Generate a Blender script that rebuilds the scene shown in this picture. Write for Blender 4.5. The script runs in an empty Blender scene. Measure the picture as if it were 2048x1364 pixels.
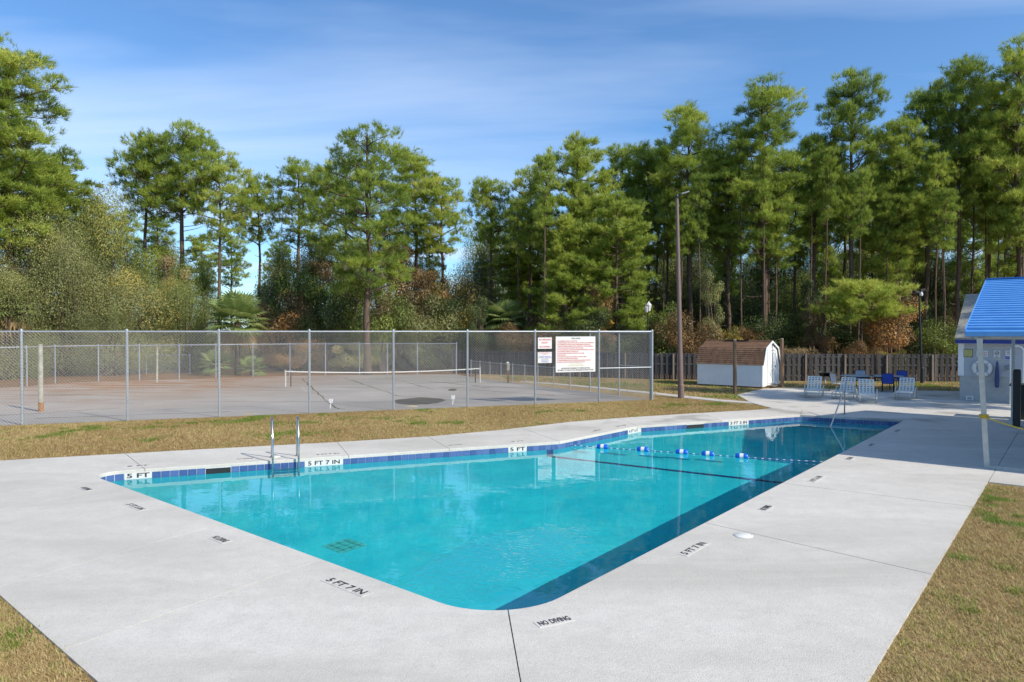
import bpy, bmesh, math, random
import numpy as np
from mathutils import Vector, Matrix, Quaternion
from mathutils.geometry import tessellate_polygon, intersect_line_line_2d

random.seed(7); RNG = np.random.default_rng(7)
sc = bpy.context.scene
COL = sc.collection

# ------------------------------------------------------------------ camera
F, CX, CY, HC = 1350.0, 1024.0, 682.0, 3.0
PITCH = math.atan((682 - 663) / F)
cam_d = bpy.data.cameras.new('camera'); cam = bpy.data.objects.new('camera', cam_d); COL.objects.link(cam)
cam.location = (0, 0, HC); cam.rotation_euler = (math.pi / 2 - PITCH, 0, 0)
cam_d.sensor_width = 36.0; cam_d.lens = 36.0 * F / 2048.0
cam_d.clip_start = 0.05; cam_d.clip_end = 3000
sc.camera = cam

# ------------------------------------------------------------------ sky and sun
SUN_EL = math.radians(37.0); SUN_AZ = math.atan2(0.80, -0.60)      # clockwise from +Y
world = bpy.data.worlds.new('World'); sc.world = world; world.use_nodes = True
wn = world.node_tree; wn.nodes.clear()
def wnode(t, **k):
    n = wn.nodes.new(t)
    for a, b in k.items(): setattr(n, a, b)
    return n
sky = wnode('ShaderNodeTexSky', sky_type='NISHITA', sun_disc=False, sun_elevation=SUN_EL, sun_rotation=SUN_AZ,
            altitude=0.0, air_density=1.0, dust_density=0.35, ozone_density=3.0)
tcw = wnode('ShaderNodeTexCoord')
# thin cirrus streaks over the whole sky, looked up on a plane high above
sep = wnode('ShaderNodeSeparateXYZ'); wn.links.new(tcw.outputs['Generated'], sep.inputs[0])
mx = wnode('ShaderNodeMath', operation='MAXIMUM'); mx.inputs[1].default_value = 0.05; wn.links.new(sep.outputs['Z'], mx.inputs[0])
dx = wnode('ShaderNodeMath', operation='DIVIDE'); wn.links.new(sep.outputs['X'], dx.inputs[0]); wn.links.new(mx.outputs[0], dx.inputs[1])
dy = wnode('ShaderNodeMath', operation='DIVIDE'); wn.links.new(sep.outputs['Y'], dy.inputs[0]); wn.links.new(mx.outputs[0], dy.inputs[1])
cmb = wnode('ShaderNodeCombineXYZ'); wn.links.new(dx.outputs[0], cmb.inputs[0]); wn.links.new(dy.outputs[0], cmb.inputs[1])
mp = wnode('ShaderNodeMapping'); mp.inputs['Rotation'].default_value = (0, 0, math.radians(38)); mp.inputs['Scale'].default_value = (0.15, 0.50, 1)
mp.inputs['Location'].default_value = (-4.43, 3.79, 4.57)
wn.links.new(cmb.outputs[0], mp.inputs[0])
cn = wnode('ShaderNodeTexNoise'); cn.inputs['Scale'].default_value = 1.0; cn.inputs['Detail'].default_value = 6; cn.inputs['Roughness'].default_value = 0.52; cn.inputs['Distortion'].default_value = 0.5
wn.links.new(mp.outputs[0], cn.inputs['Vector'])
cr = wnode('ShaderNodeMapRange'); cr.inputs['From Min'].default_value = 0.40; cr.inputs['From Max'].default_value = 0.67; cr.inputs['To Max'].default_value = 0.56
wn.links.new(cn.outputs['Fac'], cr.inputs['Value'])
tint = wnode('ShaderNodeMixRGB', blend_type='MULTIPLY'); tint.inputs[0].default_value = 1.0; tint.inputs[2].default_value = (0.64, 0.86, 1.04, 1)
wn.links.new(sky.outputs[0], tint.inputs[1])
cm = wnode('ShaderNodeMixRGB'); cm.inputs[2].default_value = (4.6, 5.4, 6.6, 1)
wn.links.new(cr.outputs[0], cm.inputs[0]); wn.links.new(tint.outputs[0], cm.inputs[1])
bg = wnode('ShaderNodeBackground'); bg.inputs['Strength'].default_value = 0.145
wo = wnode('ShaderNodeOutputWorld')
wn.links.new(cm.outputs[0], bg.inputs[0]); wn.links.new(bg.outputs[0], wo.inputs[0])

SUNV = Vector((math.sin(SUN_AZ) * math.cos(SUN_EL), math.cos(SUN_AZ) * math.cos(SUN_EL), math.sin(SUN_EL)))
sun_d = bpy.data.lights.new('sun', 'SUN'); sun = bpy.data.objects.new('sun', sun_d); COL.objects.link(sun)
sun_d.energy = 4.3; sun_d.angle = math.radians(0.5); sun_d.color = (1.0, 0.93, 0.80)
sun.rotation_euler = SUNV.to_track_quat('Z', 'Y').to_euler(); sun.location = (20, -20, 40)
sun_d.cycles.is_caustics_light = True

sc.view_settings.view_transform = 'Standard'; sc.view_settings.look = 'None'
sc.view_settings.exposure = 0.36; sc.view_settings.gamma = 1.0; sc.view_settings.use_curve_mapping = False
sc.cycles.use_denoising = True; sc.cycles.caustics_refractive = True
sc.cycles.max_bounces = 10; sc.cycles.transparent_max_bounces = 8; sc.cycles.transmission_bounces = 8
sc.cycles.sample_clamp_indirect = 6.0
sc.render.film_transparent = False

# ------------------------------------------------------------------ pixel -> place
def ray(x, y):
    a, b = (x - CX) / F, (CY - y) / F
    cp, sp = math.cos(PITCH), math.sin(PITCH)
    return Vector((a, cp + b * sp, -sp + b * cp))
def gp(x, y, z=0.0):                     # where the line of sight meets the level z
    d = ray(x, y); t = (z - HC) / d.z
    return Vector((d.x * t, d.y * t, z))
def at(x, y, Y):                         # the point of the line of sight at distance Y ahead
    d = ray(x, y); t = Y / d.y
    return Vector((d.x * t, Y, HC + d.z * t))
def zat(x, y, p):                        # height of the line of sight over ground point p
    return at(x, y, p.y).z
def px(p):
    cp, sp = math.cos(PITCH), math.sin(PITCH)
    dy, dz = p[1], p[2] - HC
    f = dy * cp - dz * sp; u = dy * sp + dz * cp
    return (CX + F * p[0] / f, CY - F * u / f)
U = Vector((0.636, 0.772, 0)).normalized()      # along the long edge of the pool deck
V = Vector((U.y, -U.x, 0))                      # across it, to the right

# ------------------------------------------------------------------ materials
MATS = {}
class NT:
    def __init__(s, name):
        s.m = bpy.data.materials.new(name); s.m.use_nodes = True; s.t = s.m.node_tree; s.t.nodes.clear()
        s.out = s.n('ShaderNodeOutputMaterial'); MATS[name] = s.m
    def n(s, t, **k):
        nd = s.t.nodes.new(t)
        for a, b in k.items(): setattr(nd, a, b)
        return nd
    def l(s, a, b): s.t.links.new(a, b)
    def co(s, kind='Object', scale=(1, 1, 1)):
        c = s.n('ShaderNodeTexCoord'); m = s.n('ShaderNodeMapping'); m.inputs['Scale'].default_value = scale
        s.l(c.outputs[kind], m.inputs[0]); return m.outputs[0]
    def pos(s, scale=(1, 1, 1), rot=(0, 0, 0)):
        c = s.n('ShaderNodeNewGeometry'); m = s.n('ShaderNodeMapping'); m.inputs['Scale'].default_value = scale; m.inputs['Rotation'].default_value = rot
        s.l(c.outputs['Position'], m.inputs[0]); return m.outputs[0]
    def noise(s, vec, scale, detail=5, rough=0.6, dist=0.0):
        q = s.n('ShaderNodeTexNoise'); q.inputs['Scale'].default_value = scale; q.inputs['Detail'].default_value = detail
        q.inputs['Roughness'].default_value = rough; q.inputs['Distortion'].default_value = dist
        if vec is not None: s.l(vec, q.inputs['Vector'])
        return q.outputs['Fac']
    def ramp(s, fac, stops):
        r = s.n('ShaderNodeValToRGB'); e = r.color_ramp.elements
        while len(e) > 1: e.remove(e[-1])
        e[0].position = stops[0][0]; e[0].color = (*stops[0][1], 1)
        for p, c in stops[1:]:
            q = e.new(p); q.color = (*c, 1)
        s.l(fac, r.inputs[0]); return r.outputs[0]
    def mapr(s, v, a, b, c=0.0, d=1.0):
        r = s.n('ShaderNodeMapRange'); r.inputs['From Min'].default_value = a; r.inputs['From Max'].default_value = b
        r.inputs['To Min'].default_value = c; r.inputs['To Max'].default_value = d; s.l(v, r.inputs['Value']); return r.outputs[0]
    def mix(s, fac, a, b, mode='MIX'):
        r = s.n('ShaderNodeMixRGB', blend_type=mode)
        for i, v in ((0, fac), (1, a), (2, b)):
            if hasattr(v, 'is_linked'): s.l(v, r.inputs[i])
            elif i == 0: r.inputs[0].default_value = v
            else: r.inputs[i].default_value = (*v, 1)
        return r.outputs[0]
    def math(s, op, a, b=0.0):
        r = s.n('ShaderNodeMath', operation=op)
        for i, v in ((0, a), (1, b)):
            if hasattr(v, 'is_linked'): s.l(v, r.inputs[i])
            else: r.inputs[i].default_value = v
        return r.outputs[0]
    def bump(s, h, strength, dist=0.02):
        b = s.n('ShaderNodeBump'); b.inputs['Strength'].default_value = strength; b.inputs['Distance'].default_value = dist
        s.l(h, b.inputs['Height']); return b.outputs[0]
    def pbr(s, col, rough=0.6, metal=0.0, normal=None, spec=0.5):
        p = s.n('ShaderNodeBsdfPrincipled')
        if hasattr(col, 'is_linked'): s.l(col, p.inputs['Base Color'])
        else: p.inputs['Base Color'].default_value = (*col, 1)
        if hasattr(rough, 'is_linked'): s.l(rough, p.inputs['Roughness'])
        else: p.inputs['Roughness'].default_value = rough
        p.inputs['Metallic'].default_value = metal; p.inputs['Specular IOR Level'].default_value = spec
        if normal is not None: s.l(normal, p.inputs['Normal'])
        s.l(p.outputs[0], s.out.inputs[0]); return p

def simple(name, col, rough=0.6, metal=0.0, var=0.15, scale=6.0, bump=0.0, spec=0.5):
    t = NT(name); v = t.pos()
    a = t.noise(v, scale, 5); f = t.mapr(a, 0.3, 0.7)
    c = t.mix(f, tuple(x * (1 - var) for x in col), tuple(min(1, x * (1 + var)) for x in col))
    nrm = t.bump(t.noise(v, scale * 6, 4), bump, 0.01) if bump else None
    t.pbr(c, rough, metal, nrm, spec); return t.m

def make_materials():
    # concrete deck: pale painted, brushed, fine pebbled texture, soft dirt
    t = NT('concrete'); v = t.pos()
    big = t.noise(t.pos((0.16, 0.5, 1), (0, 0, math.radians(-28))), 1.0, 5, 0.65, 0.8)
    sm = t.noise(v, 3.0, 6, 0.7); fine = t.noise(v, 55, 3, 0.7)
    c = t.ramp(big, [(0.32, (0.50, 0.465, 0.41)), (0.5, (0.585, 0.545, 0.488)), (0.66, (0.645, 0.605, 0.548))])
    c = t.mix(t.mapr(sm, 0.40, 0.72, 0.0, 0.42), c, (0.42, 0.40, 0.355)); c = t.mix(t.mapr(t.noise(v, 16, 4, 0.75), 0.52, 0.74, 0.0, 0.38), c, (0.36, 0.34, 0.305))
    c = t.mix(t.mapr(fine, 0.48, 0.70, 0.0, 0.45), c, (0.33, 0.315, 0.285))
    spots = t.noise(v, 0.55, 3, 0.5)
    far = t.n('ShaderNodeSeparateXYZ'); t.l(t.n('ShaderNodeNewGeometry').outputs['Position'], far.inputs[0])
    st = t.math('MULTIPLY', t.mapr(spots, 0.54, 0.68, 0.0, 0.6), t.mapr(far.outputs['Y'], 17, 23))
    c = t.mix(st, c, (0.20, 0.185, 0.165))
    h = t.math('ADD', t.noise(v, 70, 3, 0.7), t.math('MULTIPLY', t.noise(v, 22, 3), 0.6))
    t.pbr(c, 0.85, 0, t.bump(h, 0.55, 0.012), 0.25)
    # path slab, older
    simple('path_concrete', (0.47, 0.44, 0.39), 0.9, 0, 0.14, 2.0, 0.3, 0.2)
    simple('joint_dirt', (0.10, 0.09, 0.075), 0.95, 0, 0.2, 5, 0, 0.1)
    # lawn soil under the blades
    t = NT('lawn'); v = t.pos()
    a = t.noise(v, 0.35, 6, 0.65); b = t.noise(v, 9, 4, 0.7); g = t.noise(v, 0.8, 5, 0.6, 0.4)
    c = t.ramp(a, [(0.3, (0.29, 0.19, 0.085)), (0.55, (0.40, 0.29, 0.14)), (0.75, (0.45, 0.345, 0.175))])
    c = t.mix(t.mapr(g, 0.56, 0.70, 0, 0.75), c, (0.14, 0.17, 0.035))
    c = t.mix(t.mapr(b, 0.3, 0.75, 0.0, 0.5), c, (0.13, 0.09, 0.035))
    t.pbr(c, 0.95, 0, t.bump(b, 0.6, 0.03), 0.1)
    # worn asphalt of the court
    t = NT('asphalt'); v = t.pos()
    a = t.noise(v, 0.25, 6, 0.6, 0.5); f = t.noise(v, 60, 3, 0.7)
    c = t.ramp(a, [(0.3, (0.28, 0.255, 0.23)), (0.7, (0.39, 0.355, 0.325))])
    c = t.mix(t.mapr(f, 0.45, 0.8, 0, 0.4), c, (0.20, 0.188, 0.175))
    sepn = t.n('ShaderNodeSeparateXYZ'); t.l(t.n('ShaderNodeNewGeometry').outputs['Position'], sepn.inputs[0])
    lv = t.math('MULTIPLY', t.mapr(sepn.outputs['Y'], 24, 37), t.mapr(sepn.outputs['X'], -9, -17))
    needles = t.noise(t.pos((0.25, 1.5, 1), (0, 0, 0.25)), 1.0, 7, 0.75, 0.6)
    c = t.mix(t.math('MULTIPLY', lv, t.mapr(needles, 0.40, 0.56)), c, (0.28, 0.135, 0.055))
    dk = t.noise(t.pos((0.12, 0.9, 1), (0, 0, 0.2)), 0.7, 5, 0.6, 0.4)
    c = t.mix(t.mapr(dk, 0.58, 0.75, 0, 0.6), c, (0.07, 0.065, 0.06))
    t.pbr(c, 0.9, 0, t.bump(f, 0.4, 0.01), 0.2)
    simple('crack', (0.10, 0.075, 0.05), 0.95, 0, 0.3, 4, 0, 0.1)
    simple('wet_stain', (0.075, 0.066, 0.052), 0.8, 0, 0.3, 3, 0.2, 0.3)
    simple('faded_line', (0.34, 0.33, 0.31), 0.9, 0, 0.25, 9, 0, 0.1)
    # pine straw
    t = NT('pine_straw'); v = t.pos((1, 1, 1)); a = t.noise(v, 1.2, 6, 0.7); b = t.noise(v, 14, 4, 0.7)
    c = t.ramp(a, [(0.3, (0.13, 0.07, 0.03)), (0.5, (0.25, 0.13, 0.055)), (0.7, (0.33, 0.20, 0.09))])
    c = t.mix(t.mapr(b, 0.3, 0.7, 0, 0.5), c, (0.10, 0.055, 0.03)); t.pbr(c, 0.95, 0, t.bump(b, 0.8, 0.05), 0.1)
    # pool
    t = NT('pool_plaster'); v = t.pos(); a = t.noise(v, 1.1, 5, 0.6); b = t.noise(v, 5, 5, 0.7)
    c = t.ramp(a, [(0.3, (0.018, 0.52, 0.60)), (0.7, (0.04, 0.67, 0.70))])
    c = t.mix(t.mapr(b, 0.42, 0.70, 0, 0.40), c, (0.024, 0.46, 0.52)); t.pbr(c, 0.8, 0, None, 0.1)
    simple('drain_green', (0.07, 0.50, 0.45), 0.7, 0, 0.2, 9); simple('drain_dark', (0.04, 0.40, 0.38), 0.7, 0, 0.2, 9)
    simple('pool_ledge', (0.50, 0.66, 0.66), 0.7, 0, 0.10, 3, 0, 0.2)
    t = NT('tile_blue'); o = t.n('ShaderNodeObjectInfo'); v = t.pos()
    c = t.ramp(o.outputs['Random'], [(0.0, (0.032, 0.068, 0.20)), (0.5, (0.05, 0.10, 0.26)), (1.0, (0.085, 0.14, 0.31))])
    c = t.mix(t.mapr(t.noise(v, 30, 3), 0.4, 0.8, 0, 0.4), c, (0.12, 0.17, 0.34)); t.pbr(c, 0.25, 0, None, 0.5)
    simple('tile_white', (0.63, 0.62, 0.60), 0.35, 0, 0.06, 5)
    simple('grout', (0.58, 0.57, 0.54), 0.9, 0, 0.1, 8)
    simple('navy_tile', (0.012, 0.03, 0.14), 0.4, 0, 0.2, 9)
    simple('paint_black', (0.035, 0.028, 0.03), 0.7, 0, 0.3, 20)
    t = NT('marker_white'); v = t.pos(); a = t.noise(v, 9, 5, 0.7)
    t.pbr(t.mix(t.mapr(a, 0.4, 0.7, 0, 0.45), (0.60, 0.56, 0.52), (0.46, 0.41, 0.36)), 0.7)
    simple('marker_worn', (0.53, 0.50, 0.455), 0.8, 0, 0.2, 14)
    simple('dark_hole', (0.012, 0.016, 0.02), 0.8, 0, 0.2, 4)
    # water: Fresnel mirror over refraction, calm but for one ruffled patch where the return jet comes up
    t = NT('water')
    g = t.n('ShaderNodeNewGeometry'); vs = t.n('ShaderNodeVectorMath', operation='SUBTRACT'); c0 = gp(1010, 1120, -0.2); vs.inputs[1].default_value = c0
    t.l(g.outputs['Position'], vs.inputs[0])
    mpn = t.n('ShaderNodeMapping'); mpn.inputs['Rotation'].default_value = (0, 0, -math.atan2(0.77, 0.636)); t.l(vs.outputs[0], mpn.inputs[0])
    ms = t.n('ShaderNodeMapping'); ms.inputs['Scale'].default_value = (0.62, 1.35, 1); t.l(mpn.outputs[0], ms.inputs[0])
    ln = t.n('ShaderNodeVectorMath', operation='LENGTH'); t.l(ms.outputs[0], ln.inputs[0])
    edge = t.math('ADD', ln.outputs['Value'], t.math('MULTIPLY', t.noise(t.pos(), 2.2, 3), 0.9))
    mask = t.mapr(edge, 1.75, 0.65)
    rip = t.noise(t.pos((1, 1, 0)), 7.0, 2, 0.5, 1.5)
    soft = t.noise(t.pos((0.7, 1.2, 0), (0, 0, 0.5)), 1.6, 3, 0.55)
    hh = t.math('ADD', t.math('MULTIPLY', t.math('MULTIPLY', rip, mask), 0.085), t.math('MULTIPLY', soft, 0.0030))
    bp = t.n('ShaderNodeBump'); bp.inputs['Strength'].default_value = 1.0; bp.inputs['Distance'].default_value = 1.0; t.l(hh, bp.inputs['Height'])
    p = t.n('ShaderNodeBsdfGlass'); p.inputs['IOR'].default_value = 1.33; p.inputs['Roughness'].default_value = 0.0
    p.inputs['Color'].default_value = (0.90, 0.99, 1.0, 1); t.l(bp.outputs[0], p.inputs['Normal']); t.l(p.outputs[0], t.out.inputs[0])
    # metals, paint, wood
    simple('galvanized', (0.36, 0.39, 0.42), 0.5, 0.45, 0.10, 7)
    simple('wire', (0.27, 0.275, 0.28), 0.5, 0.35, 0.10, 2)
    simple('stainless', (0.48, 0.48, 0.46), 0.14, 1.0, 0.06, 9)
    simple('brown_pole', (0.155, 0.105, 0.09), 0.55, 0.0, 0.12, 1.5)
    simple('black_metal', (0.02, 0.02, 0.022), 0.45, 0.2, 0.2, 8)
    simple('dark_bin', (0.018, 0.022, 0.016), 0.5, 0.0, 0.2, 8)
    simple('lamp_glass', (0.62, 0.60, 0.55), 0.3, 0.0, 0.05, 5)
    simple('lamp_grey', (0.25, 0.26, 0.27), 0.5, 0.3, 0.1, 5)
    simple('white_paint', (0.76, 0.76, 0.74), 0.55, 0.0, 0.05, 3, 0.1)
    simple('white_post', (0.46, 0.455, 0.42), 0.6, 0.0, 0.14, 9)
    simple('stucco', (0.42, 0.42, 0.40), 0.9, 0.0, 0.08, 5, 0.7)
    simple('siding', (0.44, 0.46, 0.48), 0.6, 0.0, 0.05, 4, 0.05)
    simple('trim_blue', (0.015, 0.035, 0.22), 0.5, 0.0, 0.1, 4)
    t = NT('roof_blue'); v = t.pos(); a = t.noise(v, 2.5, 5, 0.7)
    t.pbr(t.mix(t.mapr(a, 0.35, 0.75), (0.085, 0.29, 0.64), (0.13, 0.37, 0.72)), 0.38, 0.0, None, 0.5)
    simple('roof_grey', (0.26, 0.245, 0.21), 0.9, 0.0, 0.25, 9, 0.5)
    t = NT('shingle_brown'); o = t.n('ShaderNodeObjectInfo'); a = t.noise(t.pos((4, 4, 1)), 1.3, 5, 0.7)
    c = t.ramp(a, [(0.3, (0.11, 0.062, 0.040)), (0.5, (0.205, 0.118, 0.070)), (0.7, (0.27, 0.165, 0.10))])
    c = t.mix(t.math('MULTIPLY', o.outputs['Random'], 0.35), c, (0.12, 0.065, 0.045)); t.pbr(c, 0.9, 0, t.bump(a, 0.5, 0.02), 0.2)
    t = NT('picket'); o = t.n('ShaderNodeObjectInfo'); a = t.noise(t.pos((9, 9, 0.8)), 1.2, 5, 0.7)
    c = t.ramp(o.outputs['Random'], [(0, (0.046, 0.046, 0.049)), (0.5, (0.074, 0.073, 0.075)), (1, (0.118, 0.112, 0.108))])
    c = t.mix(t.mapr(a, 0.35, 0.7, 0, 0.55), c, (0.042, 0.038, 0.037)); t.pbr(c, 0.9, 0, None, 0.15)
    simple('fence_post_wood', (0.20, 0.165, 0.13), 0.9, 0, 0.2, 3, 0.2, 0.15)
    t = NT('timber'); a = t.noise(t.pos((12, 12, 0.7)), 1.3, 6, 0.7)
    t.pbr(t.ramp(a, [(0.3, (0.11, 0.068, 0.042)), (0.55, (0.20, 0.135, 0.088)), (0.75, (0.27, 0.19, 0.13))]), 0.9, 0, t.bump(a, 0.4, 0.02), 0.15)
    simple('grey_timber', (0.33, 0.31, 0.25), 0.9, 0, 0.25, 4, 0.3, 0.15)
    simple('rust', (0.30, 0.14, 0.05), 0.9, 0, 0.3, 9, 0.3, 0.15)
    simple('vinyl_white', (0.70, 0.69, 0.64), 0.5, 0, 0.06, 8)
    simple('frame_cream', (0.58, 0.555, 0.48), 0.4, 0, 0.08, 8)
    simple('table_top', (0.34, 0.40, 0.46), 0.25, 0, 0.1, 5)
    simple('sling_blue', (0.02, 0.07, 0.40), 0.6, 0, 0.1, 5)
    simple('sling_grey', (0.36, 0.40, 0.47), 0.6, 0, 0.1, 5)
    simple('float_blue', (0.0, 0.11, 0.55), 0.3, 0, 0.05, 5)
    simple('rope_blue', (0.05, 0.12, 0.30), 0.7, 0, 0.3, 40)
    simple('rope_white', (0.70, 0.74, 0.78), 0.7, 0, 0.1, 20)
    simple('rope_yellow', (0.62, 0.42, 0.02), 0.7, 0, 0.2, 20)
    simple('sign_white', (0.66, 0.65, 0.63), 0.45, 0, 0.03, 3)
    simple('sign_yellow', (0.50, 0.50, 0.16), 0.6, 0, 0.15, 12)
    simple('print_red', (0.55, 0.035, 0.03), 0.6, 0, 0.05, 5)
    simple('print_blue', (0.02, 0.05, 0.40), 0.6, 0, 0.05, 5)
    simple('print_black', (0.02, 0.02, 0.02), 0.6, 0, 0.05, 5)
    simple('sand', (0.45, 0.36, 0.23), 0.95, 0, 0.15, 6, 0.4, 0.1)
    simple('umbrella_cloth', (0.05, 0.07, 0.17), 0.8, 0, 0.15, 6)
    # bark and foliage
    t = NT('bark'); a = t.noise(t.co('Object', (5, 5, 1.2)), 1.6, 6, 0.7); o = t.n('ShaderNodeObjectInfo')
    c = t.ramp(a, [(0.3, (0.055, 0.038, 0.028)), (0.5, (0.125, 0.085, 0.06)), (0.72, (0.21, 0.15, 0.11))])
    t.pbr(t.mix(t.math('MULTIPLY', o.outputs['Random'], 0.4), c, (0.10, 0.08, 0.065)), 0.95, 0, t.bump(a, 0.8, 0.05), 0.1)
    def leafy(name, stops, trans=0.32, use_obj=False):
        t = NT(name); at_ = t.n('ShaderNodeAttribute', attribute_name='tint'); o = t.n('ShaderNodeObjectInfo')
        f = t.math('ADD', at_.outputs['Fac'], t.math('MULTIPLY', t.math('SUBTRACT', o.outputs['Random'], 0.5), 0.30))
        c = t.ramp(f, stops)
        if use_obj: c = t.mix(1.0, c, o.outputs['Color'], 'MULTIPLY')
        d = t.n('ShaderNodeBsdfDiffuse'); tr = t.n('ShaderNodeBsdfTranslucent'); mxs = t.n('ShaderNodeMixShader'); mxs.inputs[0].default_value = trans
        t.l(c, d.inputs[0]); t.l(c, tr.inputs[0]); t.l(d.outputs[0], mxs.inputs[1]); t.l(tr.outputs[0], mxs.inputs[2])
        gl = t.n('ShaderNodeBsdfGlossy'); gl.inputs['Roughness'].default_value = 0.45; gl.inputs[0].default_value = (0.9, 0.95, 0.85, 1)
        m2 = t.n('ShaderNodeMixShader'); m2.inputs[0].default_value = 0.018
        t.l(mxs.outputs[0], m2.inputs[1]); t.l(gl.outputs[0], m2.inputs[2]); t.l(m2.outputs[0], t.out.inputs[0])
    leafy('needles', [(0.0, (0.125, 0.195, 0.036)), (0.40, (0.305, 0.39, 0.062)), (0.75, (0.50, 0.55, 0.10)), (1.0, (0.62, 0.57, 0.15))], 0.47)
    leafy('leaves', [(0.0, (0.35, 0.38, 0.35)), (0.5, (0.9, 0.95, 0.85)), (0.85, (1.35, 1.3, 1.1)), (1.0, (2.0, 1.5, 0.9))], 0.28, True)
    leafy('frond', [(0.0, (0.16, 0.22, 0.06)), (0.6, (0.30, 0.37, 0.12)), (0.9, (0.42, 0.45, 0.20)), (1.0, (0.42, 0.30, 0.14))], 0.3)
    leafy('dead_frond', [(0.0, (0.22, 0.15, 0.07)), (1.0, (0.42, 0.30, 0.15))], 0.2)
    leafy('grass_blade', [(0.0, (0.24, 0.15, 0.06)), (0.35, (0.43, 0.305, 0.135)), (0.62, (0.60, 0.47, 0.235)), (0.72, (0.38, 0.36, 0.09)), (0.86, (0.135, 0.21, 0.03)), (1.0, (0.17, 0.30, 0.035))], 0.3)
make_materials()

# ------------------------------------------------------------------ mesh helpers
class MB:
    def __init__(s): s.v = []; s.f = []
    def add(s, vs, fs):
        o = len(s.v); s.v += [tuple(p) for p in vs]; s.f += [tuple(i + o for i in f) for f in fs]; return s
    def box(s, c, size, ax=None):
        c = Vector(c); X, Y, Z = (Vector((1, 0, 0)), Vector((0, 1, 0)), Vector((0, 0, 1))) if ax is None else ax
        a, b, d = (q / 2 for q in size)
        vs = [c + X * (i * a) + Y * (j * b) + Z * (k * d) for i, j, k in ((-1, -1, -1), (1, -1, -1), (1, 1, -1), (-1, 1, -1), (-1, -1, 1), (1, -1, 1), (1, 1, 1), (-1, 1, 1))]
        return s.add(vs, [(0, 3, 2, 1), (4, 5, 6, 7), (0, 1, 5, 4), (1, 2, 6, 5), (2, 3, 7, 6), (3, 0, 4, 7)])
    def tube(s, pts, r, n=8, cap=True):
        pts = [Vector(p) for p in pts]; rs = r if isinstance(r, (list, tuple)) else [r] * len(pts)
        up = None; rings = []
        for i, p in enumerate(pts):
            t = (pts[min(i + 1, len(pts) - 1)] - pts[max(i - 1, 0)]).normalized()
            if up is None:
                up = t.orthogonal().normalized()
            up = (up - t * up.dot(t)).normalized(); b = t.cross(up)
            rings.append([p + (up * math.cos(2 * math.pi * k / n) + b * math.sin(2 * math.pi * k / n)) * rs[i] for k in range(n)])
        vs = [q for ring in rings for q in ring]; fs = []
        for i in range(len(pts) - 1):
            for k in range(n):
                fs.append((i * n + k, i * n + (k + 1) % n, (i + 1) * n + (k + 1) % n, (i + 1) * n + k))
        if cap:
            fs.append(tuple(reversed(range(n)))); fs.append(tuple((len(pts) - 1) * n + k for k in range(n)))
        return s.add(vs, fs)
    def lathe(s, prof, c=(0, 0, 0), n=24, ax=None):
        c = Vector(c); X, Y, Z = (Vector((1, 0, 0)), Vector((0, 1, 0)), Vector((0, 0, 1))) if ax is None else ax
        vs = [c + (X * math.cos(2 * math.pi * k / n) + Y * math.sin(2 * math.pi * k / n)) * r + Z * z for r, z in prof for k in range(n)]
        fs = [(i * n + k, i * n + (k + 1) % n, (i + 1) * n + (k + 1) % n, (i + 1) * n + k) for i in range(len(prof) - 1) for k in range(n)]
        fs.append(tuple(reversed(range(n)))); fs.append(tuple((len(prof) - 1) * n + k for k in range(n)))
        return s.add(vs, fs)
    def prism(s, poly, z0, z1):            # vertical prism over a 2D polygon (may be concave)
        n = len(poly); tri = tessellate_polygon([[Vector((p[0], p[1], 0)) for p in poly]])
        area = sum(poly[i][0] * poly[(i + 1) % n][1] - poly[(i + 1) % n][0] * poly[i][1] for i in range(n))
        vs = [(p[0], p[1], z1) for p in poly] + [(p[0], p[1], z0) for p in poly]
        fs = []
        for t in tri:
            a, b, c = (Vector(poly[i][:2]) for i in t)
            cw = (b - a).cross(c - a) < 0
            t = tuple(reversed(t)) if cw else tuple(t)
            fs.append(t); fs.append(tuple(i + n for i in reversed(t)))
        for i in range(n):
            j = (i + 1) % n
            fs.append((i, i + n, j + n, j) if area > 0 else (j, j + n, i + n, i))
        return s.add(vs, fs)
    def mesh(s, name):
        me = bpy.data.meshes.new(name); me.from_pydata(s.v, [], s.f); me.update(); return me
    def build(s, name, mat, parent=None, smooth=False, bevel=0.0):
        me = s.mesh(name)
        return obj(name, me, mat, parent, smooth, bevel)
def obj(name, me, mat=None, parent=None, smooth=False, bevel=0.0):
    if mat is not None and not me.materials: me.materials.append(MATS[mat])
    if bevel:
        b = bmesh.new(); b.from_mesh(me); bmesh.ops.recalc_face_normals(b, faces=b.faces)
        bmesh.ops.bevel(b, geom=[e for e in b.edges if e.is_manifold and e.calc_face_angle(0) > 0.6], offset=bevel, segments=2, affect='EDGES', profile=0.6, clamp_overlap=True)
        b.to_mesh(me); b.free()
    if smooth:
        me.polygons.foreach_set('use_smooth', [True] * len(me.polygons)); me.update()
        if smooth == 'auto':
            me.set_sharp_from_angle(angle=math.radians(40))
    o = bpy.data.objects.new(name, me); COL.objects.link(o)
    if parent is not None: o.parent = parent
    return o
def empty(name, label=None, cat=None, group=None, loc=(0, 0, 0), rz=0.0, kind=None):
    o = bpy.data.objects.new(name, None); COL.objects.link(o); o.location = loc; o.rotation_euler = (0, 0, rz); o.empty_display_size = 0.2
    return tag(o, label, cat, group, kind)
def tag(o, label=None, cat=None, group=None, kind=None):
    if label: o['label'] = label
    if cat: o['category'] = cat
    if group: o['group'] = group
    if kind: o['kind'] = kind
    return o
def copy_tree(o, parent=None):
    c = o.copy(); COL.objects.link(c); c.parent = parent
    for ch in list(o.children): copy_tree(ch, c)
    return c
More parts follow.
